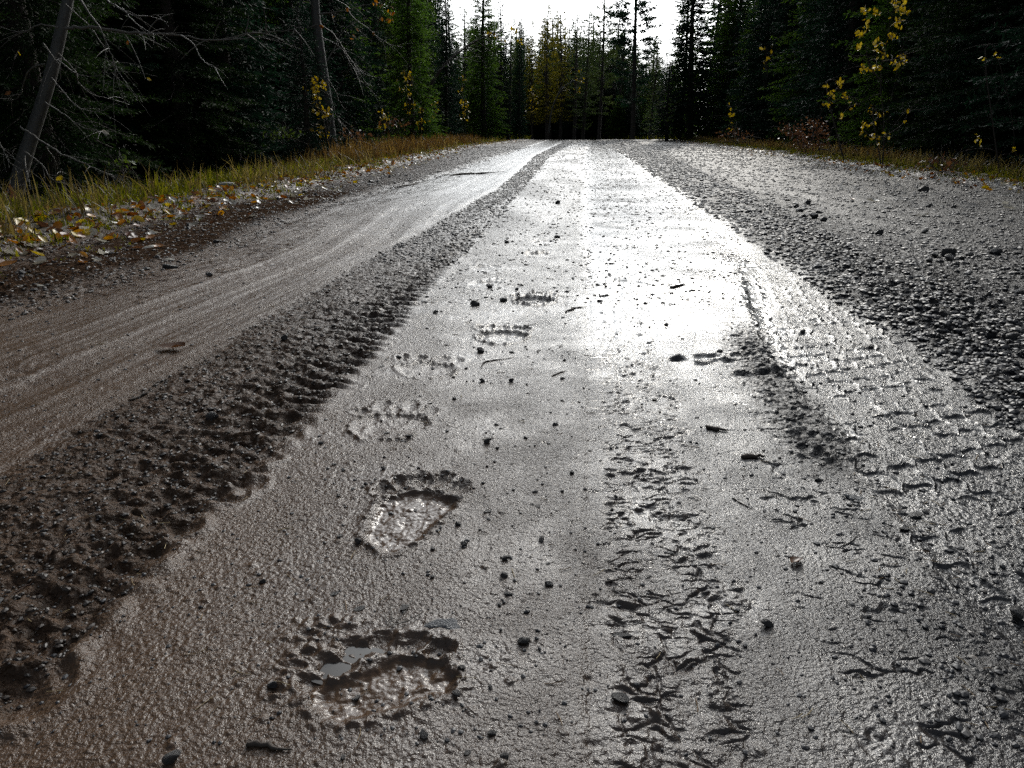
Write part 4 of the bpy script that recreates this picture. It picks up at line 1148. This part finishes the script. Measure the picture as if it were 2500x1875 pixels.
# grey trunk with bare limbs
b = atd(806, 335, 12.6)
gt = tag(link('bare_tree', None, (b.x, b.y, b.z)), 'upright grey trunk with thin bare limbs behind the hanging yellow leaves', 'tree')
P = smooth_path(px_path([(812, 370), (803, 300), (795, 225), (782, 130), (773, 60), (769, 0), (764, -200), (770, -600)], 12.6, 0)); a = Acc()
V, Q = tube_np(P, np.linspace(.095, .055, len(P)), 12); a.add(V, Q); child(gt, 'trunk', a.mesh('trunk', [M['palebark']]))
for pts, r, tw in [
 ([(775, 35), (830, 28), (860, 22), (905, 25)], .012, 6), ([(848, 22), (865, 45), (900, 70), (935, 100), (990, 120)], .008, 8),
 ([(783, 60), (815, 85), (845, 130), (870, 165), (900, 185), (935, 190)], .011, 12), ([(785, 90), (830, 115), (860, 160), (880, 175)], .008, 8),
 ([(797, 150), (820, 110), (840, 75), (880, 40)], .010, 6), ([(800, 215), (812, 250), (820, 280), (828, 300)], .009, 8),
 ([(790, 175), (815, 215), (830, 250), (845, 270)], .008, 8), ([(775, 60), (740, 70), (700, 60), (660, 75)], .009, 6),
 ([(768, 20), (740, -10), (725, 40), (735, 60)], .007, 4), ([(870, 190), (900, 215), (930, 245)], .006, 6)]:
    child(gt, 'branch', branch_mesh(px_path(pts, 12.5, g5.uniform(-.6, .6)), r, g5, tw, .4))

# leaning thin sapling in front of the centre trees
b = atd(1030, 320, 23.0)
lt_ = tag(link('bare_sapling', None, (b.x, b.y, b.z)), 'thin dark bare sapling leaning far right over the left roadside', 'sapling')
P = smooth_path(px_path([(1028, 325), (1032, 270), (1045, 225), (1065, 185), (1090, 154), (1125, 124), (1170, 97), (1228, 72)], 23.0, .5)); a = Acc()
V, Q = tube_np(P, np.linspace(.055, .012, len(P)), 8); a.add(V, Q); child(lt_, 'trunk', a.mesh('trunk', [M['bark']]))
for pts in ([(1090, 154), (1120, 130), (1150, 125), (1180, 140)], [(1125, 124), (1155, 100), (1180, 85)], [(1075, 170), (1110, 145), (1140, 140)], [(1170, 97), (1195, 85), (1215, 95)], [(1100, 147), (1115, 120), (1150, 105)]):
    child(lt_, 'branch', branch_mesh(px_path(pts, 23.1, .3), .012, g5, 6, .6))
# another fallen dead stem, low in the far trees
b = atd(1340, 325, 46.0)
dt_ = tag(link('bare_sapling', None, (b.x, b.y, b.z)), 'faint grey bare sapling bending right in front of the far low spruces', 'sapling')
P = smooth_path(px_path([(1340, 325), (1345, 280), (1358, 240), (1385, 205), (1425, 190)], 46)); a = Acc(); V, Q = tube_np(P, np.linspace(.05, .012, len(P)), 6); a.add(V, Q)
child(dt_, 'trunk', a.mesh('trunk', [M['palebark']])); child(dt_, 'branch', branch_mesh(px_path([(1358, 240), (1370, 215), (1400, 200)], 46), .02, g5, 5, .7))

# leafy shrubs: blobs of hanging leaves on thin stems
def shrub(name, cat, base, blobs, y, mk, size, label, group=None, stems=None, dy=.25, stem_r=.006):
    b_ = atd(*base, y); root = tag(link(name, None, (b_.x, b_.y, b_.z)), label, cat, group)
    pts = []
    for (u, v, ru, rv, n_) in blobs:
        for _ in range(int(n_ * 1.25)):
            p = atd(u + g5.normal() * ru * .55, v + g5.normal() * rv * .55, y + g5.normal() * dy * .5); pts.append(p[:])
    pts = np.array(pts)
    o = leaf_cloud('leaves', pts, size * .72 * g5.uniform(.6, 1.25, len(pts)), mk, None, None, int(g5.integers(1, 99)), tilt=1.0, parent=root)
    o.location = tuple(-c for c in root.location)
    for st in (stems or [[base] + [(bl[0], bl[1]) for bl in blobs]]):
        child(root, 'stem', branch_mesh(px_path(st, y, g5.uniform(-.1, .1)), stem_r * (1 + y * .03), g5, 10, .15 + .02 * y, 'bark', 'stem'))
    return root
shrub('yellow_shrub', 'shrub', (800, 345), [(770, 195, 12, 14, 12), (768, 215, 22, 14, 12), (790, 205, 8, 12, 8), (775, 240, 10, 25, 16), (780, 270, 14, 14, 10), (795, 275, 14, 12, 14), (785, 320, 20, 20, 16)], 11.8, 'leaf_yellow', .085, 'string of hanging yellow leaves in front of the upright grey trunk')
shrub('aspen_sapling', 'sapling', (2150, 400), [(2110, 25, 12, 10, 9), (2140, 30, 14, 10, 9), (2195, 10, 22, 14, 22), (2205, 30, 14, 8, 12), (2190, 55, 14, 14, 10), (2110, 60, 12, 16, 11), (2098, 85, 10, 8, 7), (2180, 85, 14, 10, 9), (2095, 115, 8, 8, 6), (2150, 130, 12, 16, 14), (2205, 145, 12, 18, 12), (2185, 160, 12, 12, 8), (2110, 165, 10, 14, 10), (2140, 165, 10, 12, 8), (2150, 105, 16, 8, 8)], 8.6, 'leaf_yellow', .062, 'tall aspen sapling of golden and white glinting leaves against the dark right wall',
      stems=[[(2155, 400), (2158, 300), (2150, 180), (2170, 80), (2190, -20)], [(2152, 200), (2120, 150), (2105, 60)], [(2155, 150), (2190, 140), (2210, 100)]])
shrub('aspen_sapling', 'sapling', (2060, 390), [(2018, 210, 6, 8, 5), (2050, 205, 10, 16, 10), (2030, 232, 8, 10, 7), (2020, 255, 10, 8, 7), (2060, 235, 12, 8, 5), (2080, 250, 14, 10, 4), (2050, 285, 12, 8, 4)], 8.8, 'leaf_yellow', .06, 'small sprig of golden leaves left of the tall aspen sapling')
shrub('aspen_sapling', 'sapling', (2150, 400), [(2130, 270, 10, 10, 6), (2145, 285, 12, 10, 6), (2120, 305, 14, 8, 7), (2105, 315, 10, 8, 7), (2135, 335, 18, 6, 12), (2165, 330, 10, 8, 5), (2205, 300, 8, 8, 3), (2215, 265, 8, 8, 2), (2145, 355, 8, 8, 3)], 8.3, 'leaf_yellow', .055, 'low branch of yellow and white leaves under the tall aspen sapling')
shrub('aspen_sapling', 'sapling', (2440, 420), [(2405, 145, 6, 8, 2), (2435, 135, 8, 8, 3), (2475, 365, 10, 5, 4), (2385, 350, 12, 12, 7)], 8.0, 'leaf_yellow', .06, 'few scattered leaves near the right edge of the picture')
shrub('red_bush', 'bush', (1960, 372), [(1930, 318, 30, 16, 70), (1960, 335, 30, 20, 70), (1990, 305, 24, 16, 50), (2010, 325, 22, 22, 50), (1975, 355, 36, 10, 60)], 11.6, 'leaf_brown', .06, 'low rust red bush beside the tiny spruce seedling on the right', stems=[[(1960, 372), (1940, 330), (1920, 310)], [(1965, 372), (1985, 330), (1995, 295)], [(1990, 375), (2010, 350), (2030, 330)], [(2000, 365), (2025, 368), (2045, 385)]])
for (u, v, y, n_, lb) in [(1133, 262, 27, 26, 'bright yellow shrub at the left roadside below the leaning sapling'), (1060, 262, 26, 20, 'orange yellow shrub just left of the bright yellow one'),
     (990, 190, 21, 26, 'yellow green leaves hanging before the mid green spruce'), (998, 245, 21, 20, 'lower yellow green leaves at the foot of the mid green spruce'),
     (1025, 285, 22, 14, 'small yellow sprig at the grass left of the leaning sapling'), (935, 285, 17, 26, 'tangled orange shrub above the left verge weeds'),
     (1128, 195, 30, 8, 'yellow leaf tuft high on the left centre trees'), (1415, 190, 44, 12, 'tiny yellow leaf cluster in the dark far trees'),
     (1298, 240, 46, 24, 'dull yellow bush low in the dark far trees'), (1310, 200, 50, 30, 'ochre bush at the foot of the larches'), (1638, 260, 38, 30, 'yellow green bush at the dark foot of the right wall'),
     (1785, 280, 14, 8, 'tiny yellow sprig left of the spruce seedling'), (1870, 130, 13, 8, 'faint yellow leaves deep in the right wall')]:
    shrub('yellow_shrub', 'shrub', (u + 4, min(v + 60, 335)), [(u, v - 12, 11, 12, n_ // 3 + 1), (u + 6, v + 6, 12, 12, n_ // 3 + 1), (u - 4, v + 26, 11, 12, n_ // 3 + 1)], y, 'leaf_green' if 'ochre' in lb or 'green' in lb and 'spruce' not in lb else 'leaf_yellow', .045 + .0032 * y, lb, stem_r=.004)
# orange leaves hanging over the dark gap
shrub('orange_leaf_spray', 'shrub', (905, 100), [(925, 12, 12, 8, 5), (955, 35, 8, 12, 5), (952, 48, 8, 8, 4), (935, 45, 8, 6, 2), (875, 72, 4, 6, 2), (860, 100, 6, 10, 3), (815, 38, 4, 6, 2), (790, 65, 6, 6, 2), (848, 20, 4, 5, 2), (915, 82, 5, 5, 2)], 12.2, 'leaf_orange', .085, 'few orange leaves hanging high right of the grey trunk', stems=[[(905, 100), (925, 50), (930, -20)], [(905, 100), (860, 60), (820, 30)]], stem_r=.004)
shrub('orange_leaf_spray', 'shrub', (1240, 110), [(1195, 82, 6, 6, 4), (1210, 90, 6, 6, 3), (1255, 75, 10, 8, 6), (1270, 95, 8, 8, 4), (1230, 100, 8, 8, 3)], 23.5, 'leaf_yellow', .15, 'orange yellow leaves at the tip of the leaning sapling', stems=[[(1240, 110), (1225, 90), (1195, 82)], [(1240, 110), (1255, 85), (1270, 80)]])
# undergrowth at the foot of the left trees
for (u, v, y, ru, n_, mk, lb) in [(690, 330, 11, 40, 60, 'leaf_green', 'green leafy undergrowth below the young spruce on the left'), (300, 400, 7.6, 34, 26, 'leaf_green', 'sparse green undergrowth behind the left grass under the bare tree'),
      (20, 480, 5.2, 20, 26, 'leaf_brown', 'brown withered undergrowth at the far left edge'), (860, 330, 14, 40, 50, 'leaf_brown', 'brown withered undergrowth behind the left verge weeds'), (960, 305, 19, 40, 50, 'leaf_brown', 'rusty undergrowth in front of the mid green spruce'),
      (2300, 400, 8.6, 60, 40, 'leaf_brown', 'brown leafy undergrowth at the right edge of the grass'), (1800, 330, 17, 50, 50, 'leaf_brown', 'brown undergrowth left of the spruce seedling')]:
    shrub('undergrowth', 'shrub', (u, v + 22), [(u - ru * .5, v, ru * .5, 14, n_ // 3), (u, v - 8, ru * .5, 16, n_ // 3), (u + ru * .5, v, ru * .5, 14, n_ // 3)], y, mk, .05 + .002 * y, lb, stems=[[(u, v + 22), (u - ru * .5, v)], [(u, v + 22), (u, v - 12)], [(u, v + 22), (u + ru * .5, v)]], dy=.6)

# ---- twigs and needles on the mud
def ground_twig(pts, r, label, m='bark', lift=.6, name='twig', wob=.0):
    W = np.array([at(u, v) for u, v in pts]); P = smooth_path(np.concatenate([W, np.zeros((len(W), 1))], 1), 4)
    P[:, 2] = ground_z(P[:, 0], P[:, 1]); P[:, 2] = np.maximum(P[:, 2], P[:, 2].mean()) + r * lift
    n = len(P); rad = r * (1 - .75 * np.abs(np.linspace(-.6, 1, n)) ** 2) * g5.uniform(.55, 1.25, n); P[:, :2] += g5.normal(size=(n, 2)) * r * .5; V, Q = tube_np(P, rad, 6); a_ = Acc(); a_.add(V, Q)
    c = P.mean(0); me = mesh_np(name, V - c, quads=Q, attrs={'tint': np.zeros(len(V))}, mats=[M[m]])
    return tag(link(name, me, tuple(c)), label, 'twig')
z6 = lambda X, Y: (600 + X / 2.14, 1100 + Y / 2.14)
for e in ((705, 830), (755, 810), (875, 780), (935, 850)):
    ground_twig([z6(765, 925), z6((765 + e[0]) / 2 + 4, (925 + e[1]) / 2 + 8), z6(*e)], .0007, {705: 'left most conifer needle of the spray above the nearest paw print', 755: 'upright second conifer needle of the spray above the nearest paw print', 875: 'long needle of the spray above the nearest print leaning right', 935: 'lowest right needle of the spray above the nearest paw print'}[e[0]], 'twig', 3, 'pine_needle')
ground_twig([(1174, 898), (1180, 885), (1200, 879), (1230, 876), (1254, 872)], .0016, 'curved thin twig right of the round stone in mid road', 'bark')
ground_twig([(1383, 767), (1400, 758), (1435, 754)], .0035, 'dark twig at the left edge of the first right tyre track far up', 'bark')
ground_twig([(1348, 919), (1366, 912), (1386, 906)], .0018, 'thin dark twig left of the first right tyre track', 'bark')
ground_twig([(1270, 807), (1288, 800), (1310, 792)], .0012, 'thin pale stalk under the dark paw print', 'twig')
ground_twig([(1635, 702), (1655, 698), (1672, 694)], .005, 'dark bark sliver lying in the glare strip', 'bark')
ground_twig([(1722, 1034), (1745, 1040), (1782, 1046)], .0045, 'dark bark chip at the right of the first right tyre track', 'bark')
ground_twig([(1810, 1110), (1838, 1106), (1870, 1108)], .0050, 'dark bark chip above the flat pale stone', 'bark')
ground_twig([(1788, 1206), (1815, 1222), (1842, 1233)], .0011, 'thin curved rootlet on the bright sandy mud', 'bark')
ground_twig([(2054, 1328), (2080, 1315), (2098, 1296)], .0011, 'bent thin rootlet right of the black stones', 'twig')
ground_twig([(316, 976), (340, 966), (364, 959)], .0030, 'dark twig in the left tyre track near the brown lane', 'bark')
ground_twig([(600, 1818), (650, 1824), (715, 1828)], .0030, 'muddy stick at the bottom edge left of centre', 'bark')
ground_twig([(33, 1450), (60, 1432), (86, 1420)], .0010, 'reddish needle lying in the left tyre track', 'leaf_brown')
ground_twig([(1098, 430), (1160, 425), (1229, 420)], .014, 'long dark stick across the left lane far up the road', 'bark')
ground_twig([(965, 460), (1000, 455), (1030, 447)], .010, 'dark stick at the left grass edge below the long stick', 'bark')
ground_twig([(1480, 1410), (1530, 1398), (1560, 1402)], .0014, 'thin stalk across the lower first right tyre track', 'bark')
n_ = 420
pp = np.concatenate([sample(260, .5, 5, lambda y: -.6 * y - .2, lambda y: .7 * y + .2), sample(160, .5, 2.6, lambda y: .3 * y + .2, lambda y: .72 * y + .3)])
zb = ground_z(pp[:, 0], pp[:, 1]); a = Acc()
for k in range(len(pp)):
    an = g5.uniform(0, 6.28); L = g5.uniform(.008, .022); q = np.array([[-1, 0], [0, g5.normal() * .12], [1, 0]]) * L * .5
    c_, s_ = math.cos(an), math.sin(an); X = q[:, 0] * c_ - q[:, 1] * s_ + pp[k, 0]; Y = q[:, 0] * s_ + q[:, 1] * c_ + pp[k, 1]
    r = .00035 * (1 + .5 * pp[k, 1]); V, Q = tube_np(np.stack([X, Y, np.full(3, zb[k] + .0012)], 1), r, 4); a.add(V, Q, g5.uniform(.3, 1))
M['needles'] = leafy('fallen_needles', [(0, (.06, .025, .012)), (.6, (.20, .12, .05)), (1, (.34, .26, .13))], trans=.1, spec=.5)
tag(link('pine_needles', a.mesh('pine_needles', [M['needles']])), 'tiny fallen conifer needles sprinkled over the mud', 'needles', kind='stuff')
pp = sample(2600, 2.2, 12, lambda y: ed(LE, y) + .0, lambda y: ed(SL, y) + .35); zb = ground_z(pp[:, 0], pp[:, 1]); a = Acc()
for k in range(len(pp)):
    an = g5.uniform(0, 6.28); L = g5.uniform(.015, .05)
    X = pp[k, 0] + np.array([-.5, 0, .5]) * L * math.cos(an); Y = pp[k, 1] + np.array([-.5, 0, .5]) * L * math.sin(an)
    V, Q = tube_np(np.stack([X, Y, np.full(3, zb[k] + .003)], 1), .0011, 3); a.add(V, Q, g5.uniform(0, .6))
tag(link('pine_needles', a.mesh('pine_needles', [M['needles']])), 'reddish needle litter on the left margin of the road', 'needles', kind='stuff')

# water standing in the toe marks of the nearest print
m_, n__, l__, p__ = mat('murky_water'); p__.inputs['Base Color'].default_value = (.05, .046, .042, 1); p__.inputs['Roughness'].default_value = .06; p__.inputs['IOR'].default_value = 1.33
M['water'] = m_
def puddle(c, rx, ry, z):
    t = np.linspace(0, 2 * np.pi, 40)[:-1]; k = 1 + .1 * np.sin(3 * t + 1)
    V = np.concatenate([[[0, 0, 0]], np.stack([rx * k * np.cos(t), ry * k * np.sin(t), 0 * t], 1)]); n = len(t)
    T = np.array([[0, 1 + i, 1 + (i + 1) % n] for i in range(n)])
    zb_ = float(base_h(c[0], c[1])) + float(.010 * noise(np.array([c[0] * 1.3]), np.array([c[1] * 1.1]), 1)[0])
    tag(link('puddle', mesh_np('puddle', V, tris=T, mats=[M['water']]), (c[0], c[1], zb_ + z)), kind='structure')
puddle(pp1(520, 1085), .046, .030, -.0040)
